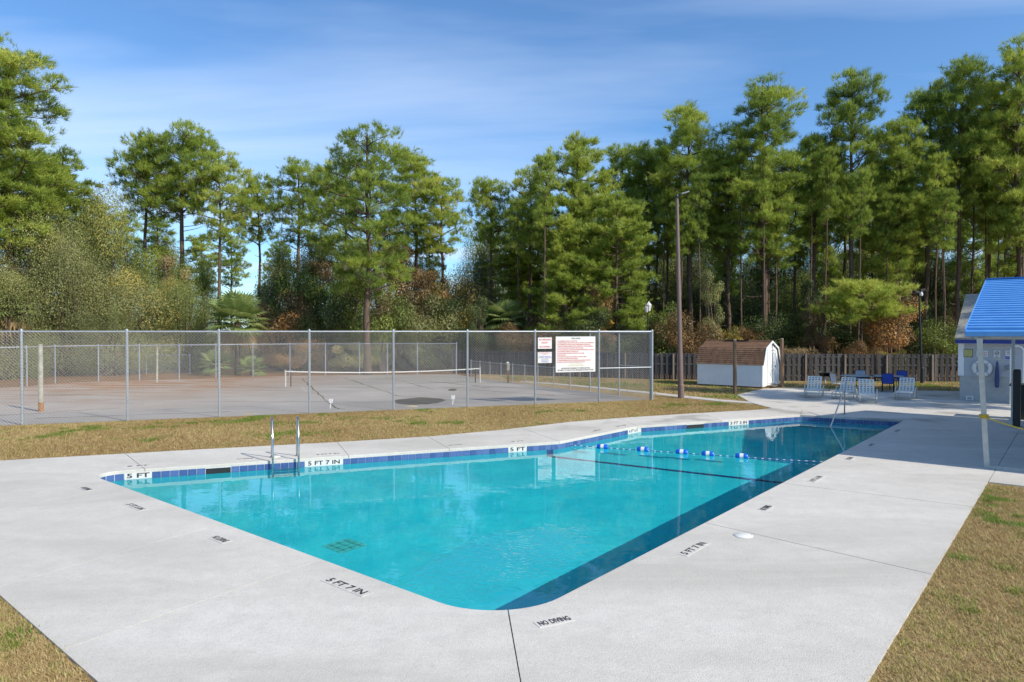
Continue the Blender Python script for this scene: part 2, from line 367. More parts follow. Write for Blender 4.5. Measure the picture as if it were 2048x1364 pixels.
def raw_mesh(name, verts, faces, tint=None):        # numpy triangles / quads, quickly
    me = bpy.data.meshes.new(name); nv = len(verts); nf, k = faces.shape
    me.vertices.add(nv); me.vertices.foreach_set('co', np.ascontiguousarray(verts, dtype=np.float32).ravel())
    me.loops.add(nf * k); me.loops.foreach_set('vertex_index', np.ascontiguousarray(faces, dtype=np.int32).ravel())
    me.polygons.add(nf); me.polygons.foreach_set('loop_start', np.arange(0, nf * k, k, dtype=np.int32))
    if tint is not None:
        a = me.attributes.new('tint', 'FLOAT', 'POINT'); a.data.foreach_set('value', np.ascontiguousarray(tint, dtype=np.float32))
    me.update(); me.validate(); return me
_TXT = {}
def text_mesh(s, size, width=None):                 # flat lettering centred on the origin, in the XY plane
    key = (s, size, width)
    if key in _TXT: return _TXT[key].copy()
    cu = bpy.data.curves.new('lettering', 'FONT'); cu.body = s; cu.size = size; cu.align_x = 'CENTER'; cu.align_y = 'CENTER'
    cu.resolution_u = 2; cu.offset = size * 0.028
    o = bpy.data.objects.new('lettering', cu); COL.objects.link(o)
    dg = bpy.context.evaluated_depsgraph_get(); me = bpy.data.meshes.new_from_object(o.evaluated_get(dg)); me.name = 'lettering'
    bpy.data.objects.remove(o); bpy.data.curves.remove(cu)
    if width:
        w = max((v.co.x for v in me.vertices), default=1) - min((v.co.x for v in me.vertices), default=0)
        me.transform(Matrix.Diagonal((width / w, 1, 1, 1)))
    me.materials.clear(); _TXT[key] = me; return me.copy()
def frame_matrix(o, X, Y, Z):
    return Matrix(((X.x, Y.x, Z.x, o.x), (X.y, Y.y, Z.y, o.y), (X.z, Y.z, Z.z, o.z), (0, 0, 0, 1)))
ZUP = Vector((0, 0, 1))
def lettering(s, size, mat, parent, origin, X, Y, width=None, lift=0.003, name='lettering'):
    me = text_mesh(s, size, width); Z = X.cross(Y).normalized()
    me.transform(frame_matrix(origin + Z * lift, X, Y, Z)); return tag(obj(name, me, mat, parent), kind='stuff')

# ================================================================== SETTING: pool, deck, ground
def v2(p): return Vector((p[0], p[1]))
def round_poly(pts, radii, seg=14):
    out = []; n = len(pts)
    for i, p in enumerate(pts):
        r = radii[i]; p = v2(p)
        if r <= 0: out.append(p); continue
        a = (v2(pts[i - 1]) - p).normalized(); b = (v2(pts[(i + 1) % n]) - p).normalized()
        ang = a.angle(b); d = r / math.tan(ang / 2); c = p + (a + b).normalized() * (r / math.sin(ang / 2))
        s, e = p + a * d, p + b * d
        a0 = math.atan2(s.y - c.y, s.x - c.x); a1 = math.atan2(e.y - c.y, e.x - c.x)
        da = (a1 - a0 + math.pi) % (2 * math.pi) - math.pi
        out += [c + Vector((math.cos(a0 + da * k / seg), math.sin(a0 + da * k / seg))) * r for k in range(seg + 1)]
    return out
class Path:                                  # a polyline by arc length
    def __init__(s, pts, closed=False):
        s.p = [v2(q) for q in pts] + ([v2(pts[0])] if closed else []); s.closed = closed
        s.d = [0.0]
        for a, b in zip(s.p, s.p[1:]): s.d.append(s.d[-1] + (b - a).length)
        s.L = s.d[-1]
    def at(s, t):
        if s.closed: t %= s.L
        t = min(max(t, 0), s.L)
        for i in range(len(s.p) - 1):
            if t <= s.d[i + 1] + 1e-9:
                q = (t - s.d[i]) / max(1e-9, s.d[i + 1] - s.d[i]); return s.p[i].lerp(s.p[i + 1], q)
        return s.p[-1]
    def tan(s, t, e=0.01):
        return (s.at(t + e) - s.at(t - e)).normalized()
    def near(s, q):
        q = v2(q); best = (1e9, 0)
        for i in range(len(s.p) - 1):
            a, b = s.p[i], s.p[i + 1]; ab = b - a; L = ab.length
            if L < 1e-9: continue
            t = min(max((q - a).dot(ab) / (L * L), 0), 1); d = (a + ab * t - q).length
            if d < best[0]: best = (d, s.d[i] + t * L)
        return best[1]
    def cut(s, t0, t1):                      # points from t0 forward to t1
        if s.closed and t1 <= t0: t1 += s.L
        out = [s.at(t0)]
        for turn in (0, 1):
            for dd, p in zip(s.d[:-1], s.p[:-1]):
                d = dd + turn * s.L
                if t0 + 1e-6 < d < t1 - 1e-6: out.append(p)
            if not s.closed: break
        out.append(s.at(t1)); return out

# --- pool outline at deck level (clockwise seen from above: left corner, far side, shallow end, near corner)
POOL_PX = [(172, 946), (1119, 883), (1274, 852), (1601, 829.5), (1808, 840.5), (1008, 1251)]
POOL = [v2(gp(*p)) for p in POOL_PX]
inner = Path(round_poly(POOL, [0.42, 0.35, 0.5, 0, 0, 0.95]), True)
WATER_Z, TILE_TOP, TILE_H = -0.20, -0.065, 0.165
def inset(path, d, n=None):                  # closed path moved inward (clockwise outline -> to the right)
    out = []; m = len(path.p) - 1
    for i in range(m):
        a, p, b = path.p[i - 1 if i else m - 1], path.p[i], path.p[(i + 1) % m]
        t1 = (p - a).normalized() if (p - a).length > 1e-6 else (b - p).normalized(); t2 = (b - p).normalized()
        n1 = Vector((t1.y, -t1.x)); n2 = Vector((t2.y, -t2.x)); nn = (n1 + n2)
        nn = nn.normalized() if nn.length > 1e-6 else n1
        out.append(p + nn * (d / max(0.4, nn.dot(n1))))
    return out
def is_cw(pts): return sum(pts[i].x * pts[(i + 1) % len(pts)].y - pts[(i + 1) % len(pts)].x * pts[i].y for i in range(len(pts))) < 0
assert is_cw(inner.p[:-1])

# --- outer edge of the deck, same turning sense
RL = gp(1975, 965); RLdir = v2(gp(1735, 1364) - gp(1975, 965)).normalized()       # right-hand grass edge, running towards the camera
post1 = gp(1974, 935.5); post2 = gp(2025, 840)
lend = v2(RL) - RLdir * ((v2(post2) - v2(RL)).length + 1.2)
near_corner = v2(gp(1200, 2250))
OUT_PX = [(-284, 939), (0, 921), (320, 903), (674, 884), (856, 873), (1000, 860), (1142, 843.5), (1254, 834.8), (1380, 827), (1520, 819)]
outer = Path([near_corner] + [v2(gp(*p)) for p in OUT_PX] + [v2(gp(1690, 818.5)), lend, v2(RL), near_corner])
# joints of the deck slabs: (point on the pool edge, point on the outer edge)
ST = [((440, 1047.5), (-10, 1176)), ((232, 974), (-150, 1050)), ((290, 938), (250, 907)), ((695, 908), (674, 884)), ((896, 896), (856, 873)), ((1119, 883), (1040, 855)),
      ((1274, 852), (1235, 836)), ((1440, 840), (1400, 826)), ((1601, 829.5), (1604, 818.6)), ((1755, 870), None), ((1565, 966), (1929, 1011)), ((1409, 1045), (1862, 1148)), ((1017, 1222), (1046, 1370)), ((640, 1119), (150, 1292))]
deck = empty('pool_deck', kind='structure')
t_in = [inner.near(gp(*a)) for a, b in ST]
t_out = [outer.near(gp(*b)) if b else outer.near(v2(post2) - v2(U) * 2.0) for a, b in ST]
t_out[12] = 0.0
GAP = 0.007
def slab_poly(i):
    j = (i + 1) % len(ST)
    a = inner.cut(t_in[i] + GAP, (t_in[j] - GAP))
    o0, o1 = t_out[i] + GAP, t_out[j] - GAP
    if o1 > o0: b = outer.cut(o0, o1)
    else: b = outer.cut(o0, outer.L) + outer.cut(0, o1)[1:] if o0 < outer.L - .05 else outer.cut(0.0, o1)
    return a + list(reversed(b))
def slab_mesh(name, poly, z0, z1, bev):
    b = bmesh.new(); q = []
    for p in poly:
        if not q or (p - q[-1]).length > 0.004: q.append(p)
    if (q[0] - q[-1]).length < 0.004: q.pop()
    vs = [b.verts.new((p.x, p.y, z1)) for p in q]; f = b.faces.new(vs)
    f.normal_update()
    if f.normal.z < 0: f.normal_flip()
    ex = bmesh.ops.extrude_face_region(b, geom=[f]); low = [g for g in ex['geom'] if isinstance(g, bmesh.types.BMVert)]
    for v in low: v.co.z = z0
    bmesh.ops.recalc_face_normals(b, faces=b.faces)
    top = [e for e in b.edges if all(abs(v.co.z - z1) < 1e-6 for v in e.verts) and len(e.link_faces) == 2 and all((inner.at(inner.near(v.co.xy)) - v.co.xy).length < 0.03 for v in e.verts)]
    if bev: bmesh.ops.bevel(b, geom=top, offset=bev, segments=3, affect='EDGES', profile=0.5, clamp_overlap=True)
    bmesh.ops.triangulate(b, faces=[f for f in b.faces if len(f.verts) > 4])
    me = bpy.data.meshes.new(name); b.to_mesh(me); b.free(); return me
for i in range(len(ST)):
    obj('slab', slab_mesh('slab', slab_poly(i), -0.085, 0.0, 0.012), 'concrete', deck)
# dirt seen down the joints
ring_in = inset(inner, -0.12)
MB_ = MB(); tri = tessellate_polygon([[Vector((p.x, p.y, 0)) for p in outer.p[:-1]], [Vector((p.x, p.y, 0)) for p in ring_in]])
allp = outer.p[:-1] + ring_in
MB_.add([(p.x, p.y, -0.020) for p in allp], tri); MB_.build('joint_bed', 'joint_dirt', deck)

# --- far patio and the carport floor
patio_pts = [v2(gp(*p)) for p in ((1520, 819), (1544, 816), (1508, 806.6), (1497, 802.5), (1474, 789), (1525, 777.3), (1570, 775.3), (1667, 777.5), (1822, 780.5), (1919, 782))]
bw0 = gp(1919, 800.5)                                            # left front corner of the pump house
patio_pts += [v2(gp(1919, 782)) + v2(V) * 2.0, v2(bw0 + V * 3 + U * 1.0), v2(bw0 + V * 14 + U * 1.0), lend + v2(V) * 14, lend + Vector((0.01, 0.01)), v2(gp(1690, 818.5)) + Vector((0.0, 0.008))]
patio_pts[0] += Vector((0.0, 0.01))
patio = tag(obj('patio', slab_mesh('patio', patio_pts, -0.085, 0.0, 0.01), 'concrete'), kind='structure')
cs0 = v2(RL) + RLdir * (v2(gp(1959, 961.5)) - v2(RL)).dot(RLdir); CVv = Vector((-RLdir.y, RLdir.x)); CVv = CVv if CVv.x > 0 else -CVv; cs0 = cs0 + CVv * 0.012
cs = [cs0, lend + CVv * 0.012, lend + v2(V) * 14, cs0 + v2(V) * 14]
carport_floor = tag(obj('carport_floor', slab_mesh('carport_floor', cs, -0.085, 0.0, 0.008), 'concrete'), kind='structure')
# --- walk leading past the court
walk_up = [gp(*p) for p in ((1040, 761.5), (1107, 765.6), (1198, 773.5), (1310, 784.2), (1380, 791.6), (1440, 798), (1497, 802.5))]
walk_dn = [gp(*p) for p in ((1040, 763.5), (1107, 768), (1198, 776.6), (1310, 788), (1380, 796), (1440, 802), (1508, 806.6))]
path_root = empty('path', kind='structure')
for i in range(len(walk_up) - 1):
    a, b, c, d = walk_up[i], walk_up[i + 1], walk_dn[i + 1], walk_dn[i]
    e = 0.006
    poly = [v2(a.lerp(b, e)), v2(b.lerp(a, e)), v2(c.lerp(d, e)), v2(d.lerp(c, e))]
    if i == 5: poly[1] -= Vector((.01, 0)); poly[2] -= Vector((.01, 0))
    obj('slab', slab_mesh('slab', poly, -0.085, -0.01, 0.008), 'path_concrete', path_root)

# --- ground sheet with the hole the pool is dug in
big = [Vector((-600, -60)), Vector((-600, 900)), Vector((600, 900)), Vector((600, -60))]
tri = tessellate_polygon([[Vector((p.x, p.y, 0)) for p in big], [Vector((p.x, p.y, 0)) for p in ring_in]])
gm = MB(); gm.add([(p.x, p.y, -0.030) for p in big + ring_in], tri)
ground = tag(gm.build('ground', 'lawn'), kind='structure')
me = ground.data
if me.polygons[0].normal.z < 0: me.flip_normals()

# --- tennis court
FENCE_PX = [(44.6, 848.8), (252.7, 842), (440, 830.7), (617.5, 822.7), (783, 816.6), (930, 811.4), (1067, 807), (1199, 803), (1304, 798.5)]
FP = [gp(*p) for p in FENCE_PX]
fl, fr = FP[0], FP[-1]; FD = (fr - fl).normalized()
# posts stand on one straight line
FP = [fl + FD * (p - fl).dot(FD) for p in FP]
SIDE_PX = [(1238, 790), (1180, 782), (1140, 778), (1107, 774.2), (1076, 770.4), (1049.5, 767.2), (1025, 764.2), (1002, 761.3), (980, 758.5), (960, 755.8), (942, 753.2)]
BACK_PX = [(-70, 778), (54, 772), (110.6, 766), (197, 762), (279, 760), (358.6, 758), (432, 755.5), (506, 753), (580, 751), (651, 749.8), (719, 749), (775, 748.6), (835, 748.2), (913, 748)]
court_pts = [v2(fr) + v2(FD) * 0.0] + [v2(gp(*p)) for p in SIDE_PX] + [v2(gp(*p)) for p in reversed(BACK_PX)] + [v2(gp(-900, 792)), v2(fl - FD * 14)]
cb = MB(); tri = tessellate_polygon([[Vector((p.x, p.y, 0)) for p in court_pts]])
cb.add([(p.x, p.y, -0.020) for p in court_pts], tri)
court = tag(cb.build('tennis_court', 'asphalt'), kind='structure')
if court.data.polygons[0].normal.z < 0: court.data.flip_normals()
def strip(pts, w, z, wob=0.0):
    m = MB(); ps = [v2(p) for p in pts]; L = []; R = []
    for i, p in enumerate(ps):
        t = (ps[min(i + 1, len(ps) - 1)] - ps[max(i - 1, 0)]).normalized(); n = Vector((-t.y, t.x)); ww = w * (1 + random.uniform(-wob, wob)) / 2
        L.append((p.x + n.x * ww, p.y + n.y * ww, z)); R.append((p.x - n.x * ww, p.y - n.y * ww, z))
    k = len(ps); m.add(L + R, [(i, k + i, k + i + 1, i + 1) for i in range(k - 1)]); return m
def wobble(a, b, n, amp):
    a, b = v2(a), v2(b); t = (b - a).normalized(); nn = Vector((-t.y, t.x))
    return [a.lerp(b, i / n) + nn * (random.uniform(-amp, amp) if 0 < i < n else 0) for i in range(n + 1)]
for (x0, y0, x1, y1) in ((605, 757, 672, 815), (672, 815, 690, 818), (690, 756, 792, 790), (792, 790, 905, 800), (770, 754, 870, 778), (890, 775, 1110, 790), (860, 762, 980, 775), (70, 836, 460, 822), (0, 830, 240, 815), (480, 770, 560, 776)):
    strip(wobble(gp(x0, y0), gp(x1, y1), 14, 0.10), 0.07, -0.015, 0.5).build('crack', 'crack', court)
for (x0, y0, x1, y1) in ((603, 772, 612, 783), (618, 790, 624, 800), (668, 788, 684, 797), (648, 772, 660, 779)):
    strip(wobble(gp(x0, y0), gp(x1, y1), 4, 0.02), 0.10, -0.015, 0.4).build('court_line', 'faded_line', court)
def blob(cx, cy, rx, ry, z, n=28, j=0.12):
    c = gp(cx, cy); a = gp(cx + rx, cy); b = gp(cx, cy - ry); rxm = abs(a.x - c.x); rym = abs(b.y - c.y)
    pts = [(c.x + math.cos(2 * math.pi * k / n) * rxm * (1 + random.uniform(-j, j)), c.y + math.sin(2 * math.pi * k / n) * rym * (1 + random.uniform(-j, j)), z) for k in range(n)]
    return MB().add(pts, [tuple(range(n))])
blob(840, 801, 52, 6.5, -0.0155).build('damp_patch', 'wet_stain', court)
blob(905, 779, 9, 2.0, -0.0155).build('damp_patch', 'wet_stain', court)
# pine straw drifting on the far side, under the trees
ps = MB(); pspts = [v2(gp(*p)) for p in ((-250, 786), (-60, 778.5), (54, 773), (110, 767), (200, 763), (360, 759), (510, 754), (640, 750.5), (913, 748.6), (940, 752))] + [Vector((4, 62)), Vector((-8, 78)), Vector((-60, 80)), Vector((-70, 50))]
ps.add([(p.x, p.y, -0.025) for p in pspts], tessellate_polygon([[Vector((p.x, p.y, 0)) for p in pspts]]))
straw = tag(ps.build('pine_straw_ground', 'pine_straw'), kind='structure')
if straw.data.polygons[0].normal.z < 0: straw.data.flip_normals()
# forest floor behind the picket fence
PK = [gp(905, 745.5), gp(1307, 757.5), gp(1570, 761), gp(1950, 762.5)]
ff = MB(); fpts = [v2(PK[0]) + Vector((0, .4)), v2(PK[1]) + Vector((0, .4)), v2(PK[3]) + Vector((0, .4)), Vector((75, 36)), Vector((95, 90)), Vector((-6, 95))]
ff.add([(p.x, p.y, -0.024) for p in fpts], tessellate_polygon([[Vector((p.x, p.y, 0)) for p in fpts]]))
ffo = tag(ff.build('forest_floor', 'pine_straw'), kind='structure')
if ffo.data.polygons[0].normal.z < 0: ffo.data.flip_normals()

# --- the pool itself
pool = empty('swimming_pool', 'turquoise swimming pool with waterline tiles set in the pale deck', 'pool', loc=(0, 0, 0))
wall_in = Path([Vector(p) for p in inset(inner, 0.0)], True)
t_deep, t_shal = 0.0, 0.0
P5 = POOL[5]; uu = v2(U)
def depth(p):
    t = (p - P5).dot(uu)
    if t < 9.0: return -1.14
    if t < 17.5: return -1.14 + (t - 9.0) / 8.5 * 0.26
    return -0.88
# floor, bent along two lines
b = bmesh.new(); f = b.faces.new([b.verts.new((p.x, p.y, 0)) for p in inset(inner, -0.03)])
for tt in (9.0, 17.5):
    c = P5 + uu * tt; bmesh.ops.bisect_plane(b, geom=b.verts[:] + b.edges[:] + b.faces[:], plane_co=(c.x, c.y, 0), plane_no=(uu.x, uu.y, 0))
for v in b.verts: v.co.z = depth(v.co.xy)
bmesh.ops.triangulate(b, faces=b.faces)
bmesh.ops.recalc_face_normals(b, faces=b.faces)
if sum(f.normal.z for f in b.faces) < 0: bmesh.ops.reverse_faces(b, faces=b.faces)
me = bpy.data.meshes.new('floor'); b.to_mesh(me); b.free(); floor = obj('floor', me, 'pool_plaster', pool)
def ribbon_wall(path, z0, z1, name, mat, off=0.0, parent=pool):
    pts = inset(path, off); n = len(pts); m = MB()
    m.add([(p.x, p.y, z1) for p in pts] + [(p.x, p.y, z0) for p in pts], [(i, i + n, (i + 1) % n + n, (i + 1) % n) for i in range(n)])
    return m.build(name, mat, parent)
wall = ribbon_wall(inner, -1.95, TILE_TOP - 0.004, 'wall', 'pool_plaster', -0.012)
if wall.data.polygons[0].normal.dot(Vector((wall.data.polygons[0].center.x, wall.data.polygons[0].center.y, 0)) - Vector((*POOL[2].lerp(POOL[5], .5), 0))) > 0: wall.data.flip_normals()
grt = ribbon_wall(inner, TILE_TOP - TILE_H - 0.01, TILE_TOP + 0.01, 'grout_bed', 'grout', -0.004)
# waterline tiles, one by one on the sides that can be seen; markers take the place of a few
TILE_W = 0.178
def tile_mesh(w, h, d=0.014):
    m = MB(); m.box((0, 0, 0), (w, d, h)); me = m.mesh('tile'); b = bmesh.new(); b.from_mesh(me)
    bmesh.ops.bevel(b, geom=b.edges[:], offset=0.003, segments=1, affect='EDGES'); b.to_mesh(me); b.free(); return me
TM = tile_mesh(TILE_W - 0.010, TILE_H - 0.012); TM.materials.append(MATS['tile_blue'])
MARK = [((272, 946), '5 FT', 3), ((652, 926), '5 FT 7 IN', 5), ((1040, 897), '5 FT', 3), ((1262, 858), '4 FT 6 IN', 4), ((1491, 846), '3 FT 3 IN', 5)]
SKIM = [((438, 938), 3), ((1388, 850), 4)]
t_start = inner.near(gp(205, 965)); t_end = inner.near(gp(1806, 841)) - 0.05
if t_start > inner.L / 2: t_start -= inner.L
def wall_frame(t):
    p = inner.at(t); tg = inner.tan(t, 0.05); X = Vector((tg.x, tg.y, 0)); N = Vector((tg.y, -tg.x, 0)); return Vector((p.x, p.y, 0)), X, N
used = []
for (pp, txt, k) in MARK:
    tc = inner.near(gp(pp[0], pp[1] - 6)); i0 = round((tc - t_start) / TILE_W - k / 2); used.append((i0, i0 + k))
    tc = t_start + (i0 + k / 2) * TILE_W; p, X, N = wall_frame(tc); w = k * TILE_W - 0.012
    mk = MB(); mk.box(p + N * 0.001 + ZUP * (TILE_TOP - TILE_H / 2), (w, 0.016, TILE_H - 0.010), (X, N, ZUP)); mo = mk.build('depth_marker', 'tile_white', pool)
    lettering(txt, 0.135, 'paint_black', mo, p + N * 0.009 + ZUP * (TILE_TOP - 0.066), X, ZUP, w * 0.84, 0.002)
    for q in range(1, k):
        g_ = MB(); g_.box(p + X * ((q - k / 2) * TILE_W) + N * 0.0015 + ZUP * (TILE_TOP - TILE_H / 2), (0.004, 0.0165, TILE_H - 0.012), (X, N, ZUP)); g_.build('grout_line', 'grout', mo)
for (pp, k) in SKIM:
    tc = inner.near(gp(pp[0], pp[1] - 6)); i0 = round((tc - t_start) / TILE_W - k / 2); used.append((i0, i0 + k))
    tc = t_start + (i0 + k / 2) * TILE_W; p, X, N = wall_frame(tc); w = k * TILE_W
    m = MB(); m.box(p + N * 0.002 + ZUP * (TILE_TOP - 0.08), (w - 0.02, 0.012, 0.16), (X, N, ZUP)); so = m.build('skimmer_mouth', 'dark_hole', pool)
    m = MB(); m.box(p - N * 0.001 + ZUP * (TILE_TOP - 0.008), (w, 0.03, 0.016), (X, N, ZUP)); m.build('skimmer_rim', 'tile_white', so)
i = 0; t = t_start
while t + TILE_W < t_end:
    if not any(a <= i < b for a, b in used):
        p, X, N = wall_frame(t + TILE_W / 2)
        o = obj('tile', TM, None, pool); o.matrix_local = frame_matrix(p + N * 0.001 + ZUP * (TILE_TOP - TILE_H / 2), X, N, ZUP)
    i += 1; t += TILE_W
# the two near sides, whose tiles face away from the path of view, as one band each
nb = MB(); t = t_end + 0.05
while t < t_start + inner.L - TILE_W:
    p, X, N = wall_frame(t + TILE_W / 2); nb.box(p + N * 0.001 + ZUP * (TILE_TOP - TILE_H / 2), (TILE_W - 0.01, 0.014, TILE_H - 0.012), (X, N, ZUP)); t += TILE_W
tag(nb.build('tile_band', 'tile_blue', pool), kind='stuff')
# pale ledge of plaster just under the tiles
lg = MB(); tt = t_start - 0.3; q0 = inset(inner, 0.0)
def under(x, y, z):                          # line of sight bent at the water surface, down to level z
    d = ray(x, y).normalized(); p = gp(x, y, WATER_Z); e = 1 / 1.33; ci = -d.z; r = d * e + ZUP * (e * ci - math.sqrt(1 - e * e * (1 - ci * ci)))
    return p + r * ((z - p.z) / r.z)
# safety stripe on floor and wall below the rope
rope_a = v2(gp(1137, 893, WATER_Z)); rope_b = v2(gp(1650, 925, WATER_Z)); 
rope_b_t = inner.near(rope_b); rope_b = inner.at(rope_b_t)
def on_floor(x, y):
    q = under(x, y, -1.5)
    for _ in range(6): q = under(x, y, depth(v2(q)))
    return v2(q)
s1, s2 = on_floor(1215, 926), on_floor(1540, 963); sdir = (s2 - s1).normalized()
def wall_hit(o, d):
    best = None
    for a, b_ in zip(inner.p, inner.p[1:]):
        h_ = intersect_line_line_2d(tuple(o), tuple(o + d * 40), tuple(a), tuple(b_))
        if h_ and (best is None or (h_ - o).length < (best - o).length): best = h_
    return best
sa, sb = wall_hit(s1, -sdir), wall_hit(s2, sdir)
m = MB(); n = 12
for i in range(n):
    a, c = sa.lerp(sb, i / n), sa.lerp(sb, (i + 1) / n); tt = (sb - sa).normalized(); nn = Vector((-tt.y, tt.x)) * 0.09
    m.add([(q.x, q.y, depth(q) + 0.006) for q in (a - nn, c - nn, c + nn, a + nn)], [(0, 1, 2, 3)])
p, X, N = wall_frame(inner.near(sa))
m.box(p + N * 0.0 + ZUP * -0.70, (0.18, 0.02, 0.9), (X, N, ZUP))
m.build('safety_stripe', 'navy_tile', pool)
# steps across the shallow end
e0, e1 = POOL[3], POOL[4]; ed = (e1 - e0).normalized(); en = Vector((ed.y, -ed.x))
for k, (w, z) in enumerate(((0.36, -0.36), (0.72, -0.54), (1.08, -0.71))):
    q = [e0 - ed * .4, e1 + ed * 0.4, e1 + ed * 0.9 + en * w, e0 - ed * 0.5 + en * w]
    so = MB().prism(q, -1.2, z).build('step', 'pool_plaster', pool)
    nq = (q[3] + q[2]) / 2; MB().box((nq.x - en.x * 0.03, nq.y - en.y * 0.03, z + 0.004), ((q[2] - q[3]).length, 0.06, 0.012), (Vector((ed.x, ed.y, 0)), Vector((en.x, en.y, 0)), ZUP)).build('nosing', 'navy_tile', so)
# main drain grate on the floor
dc = under(690, 1091, -1.134)
dr = MB(); dr.box(dc, (0.52, 0.52, 0.014), (U, V, ZUP)); dro = dr.build('drain_cover', 'drain_green', pool)
for k in range(3):
    for s in (U, V):
        o_ = V if s is U else U
        MB().box(dc + o_ * ((k - 1) * 0.15) + ZUP * 0.010, (0.48, 0.03, 0.012), (s, o_, ZUP)).build('drain_bar', 'drain_dark', dro)
# water sheet
wpts = inset(inner, 0.004)
wm = MB(); wm.add([(p.x, p.y, WATER_Z) for p in wpts], [tuple(range(len(wpts)))])
water = wm.build('water', 'water', None); tag(water, kind='structure')
if water.data.polygons[0].normal.z < 0: water.data.flip_normals()
water.data.polygons.foreach_set('use_smooth', [True] * len(water.data.polygons))
water.cycles.is_caustics_caster = True
def receivers(o):
    if o.type == 'MESH': o.cycles.is_caustics_receiver = True
    for c in o.children: receivers(c)
receivers(pool)

# ================================================================== BUILT THINGS
# ---------- chain link
def clip_wires(L, h, d):
    out = []
    k0 = -int(h / d) - 1
    for k in range(k0, int(L / d) + 2):                 # rising: s = k*d + z
        s0 = k * d; z0 = max(0.0, -s0); z1 = min(h, L - s0)
        if z1 - z0 > 0.02: out.append((s0 + z0, z0, s0 + z1, z1, 1))
        s0 = k * d + h + d * .0                          # falling: s = s0 - z
        z0 = max(0.0, s0 - L); z1 = min(h, s0)
        if z1 - z0 > 0.02: out.append((s0 - z0, z0, s0 - z1, z1, -1))
    return out
def link_mesh(a, b, z0, h, d=0.092, r=0.0024):
    X = (b - a); L = X.length; X = X / L; N = X.cross(ZUP); V_, F_ = [], []
    for (s0, q0, s1, q1, sg) in clip_wires(L, h, d):
        p = a + X * s0 + ZUP * (z0 + q0) + N * (0.004 * sg); q = a + X * s1 + ZUP * (z0 + q1) + N * (0.004 * sg)
        t = (q - p).normalized(); u = t.cross(N).normalized(); base = len(V_)
        for e in (p, q):
            for k in range(3):
                c = 2 * math.pi * k / 3; V_.append(e + (u * math.cos(c) + N * math.sin(c)) * r)
        F_ += [(base + k, base + (k + 1) % 3, base + 3 + (k + 1) % 3, base + 3 + k) for k in range(3)]
    m = MB(); m.v = [tuple(v) for v in V_]; m.f = F_; return m
def chain_fence(name, pts, h, label, z0=-0.04, pr=0.036, rr=0.022, mid=None, d=0.092, wr=0.0024, heights=None, rail=True, end_r=None):
    root = empty(name, label, 'fence', loc=tuple(pts[0]))
    inv = Matrix.Translation(-Vector(pts[0]))
    def put(m, n, mat, smooth=False):
        me = m.mesh(n); me.transform(inv); return obj(n, me, mat, root, smooth)
    for i, p in enumerate(pts):
        hh = heights[i] if heights else h; rad = (end_r if end_r and i in (0, len(pts) - 1) else pr)
        m = MB(); m.tube([p + ZUP * z0, p + ZUP * (hh + 0.04)], rad, 10)
        po = put(m, 'post', 'galvanized', 'auto')
        m = MB(); m.lathe([(rad * 1.12, hh + 0.02), (rad * 1.12, hh + 0.05), (rad * 0.6, hh + 0.085), (0.004, hh + 0.095)], (p.x, p.y, 0), 10)
        me = m.mesh('post_cap'); me.transform(inv); obj('post_cap', me, 'galvanized', po, 'auto')
    for i in range(len(pts) - 1):
        a, b = pts[i], pts[i + 1]; hh = min(heights[i], heights[i + 1]) if heights else h
        off = (b - a).normalized().cross(ZUP) * (-(pr + 0.006)); off = off if off.y < 0 else -off
        put(link_mesh(a + off, b + off, z0 + 0.05, hh - 0.02, d, wr), 'chain_link_mesh', 'wire')['kind'] = 'stuff'
        if rail:
            m = MB(); m.tube([a + ZUP * hh, b + ZUP * hh], rr, 8); put(m, 'top_rail', 'galvanized', 'auto')
        if mid and i in mid:
            m = MB(); m.tube([a + ZUP * mid[i], b + ZUP * mid[i]], rr, 8); put(m, 'middle_rail', 'galvanized', 'auto')
    return root
FH = HC + 0.0
left_ext = [fl - FD * 2.85, fl - FD * 5.7]
front_pts = [left_ext[1], left_ext[0]] + FP
chain_fence('chain_link_fence', front_pts, FH, 'tall galvanized chain link fence along the front of the tennis court, carrying the pool signs', mid={9: 1.42}, pr=0.042, rr=0.026, d=0.105, wr=0.0036, end_r=0.05)
SP = [gp(*p) for p in SIDE_PX]
side_pts = [FP[-1] + (SP[0] - FP[-1]).normalized() * 0.12] + SP
chain_fence('chain_link_fence', side_pts[:3], FH - 0.05, 'tall chain link return panel turning back from the end post of the court fence', mid={0: 1.42}, pr=0.034)
chain_fence('chain_link_fence', side_pts[2:], 1.05, 'low chain link fence beside the walk along the court', pr=0.026, rr=0.018)
BP = [gp(*p) for p in BACK_PX]
chain_fence('chain_link_fence', BP, 2.15, 'chain link fence at the back of the court before the trees', pr=0.034, rr=0.022, d=0.12, wr=0.0028)
lowp = [gp(-60, 752), gp(10, 752), gp(29, 752), gp(62, 751), gp(147, 750), gp(224, 749), gp(293, 748.5), gp(380, 748)]
chain_fence('chain_link_fence', lowp, 1.35, 'lower chain link fence standing behind the back fence under the oaks', pr=0.024, rr=0.018, d=0.11)

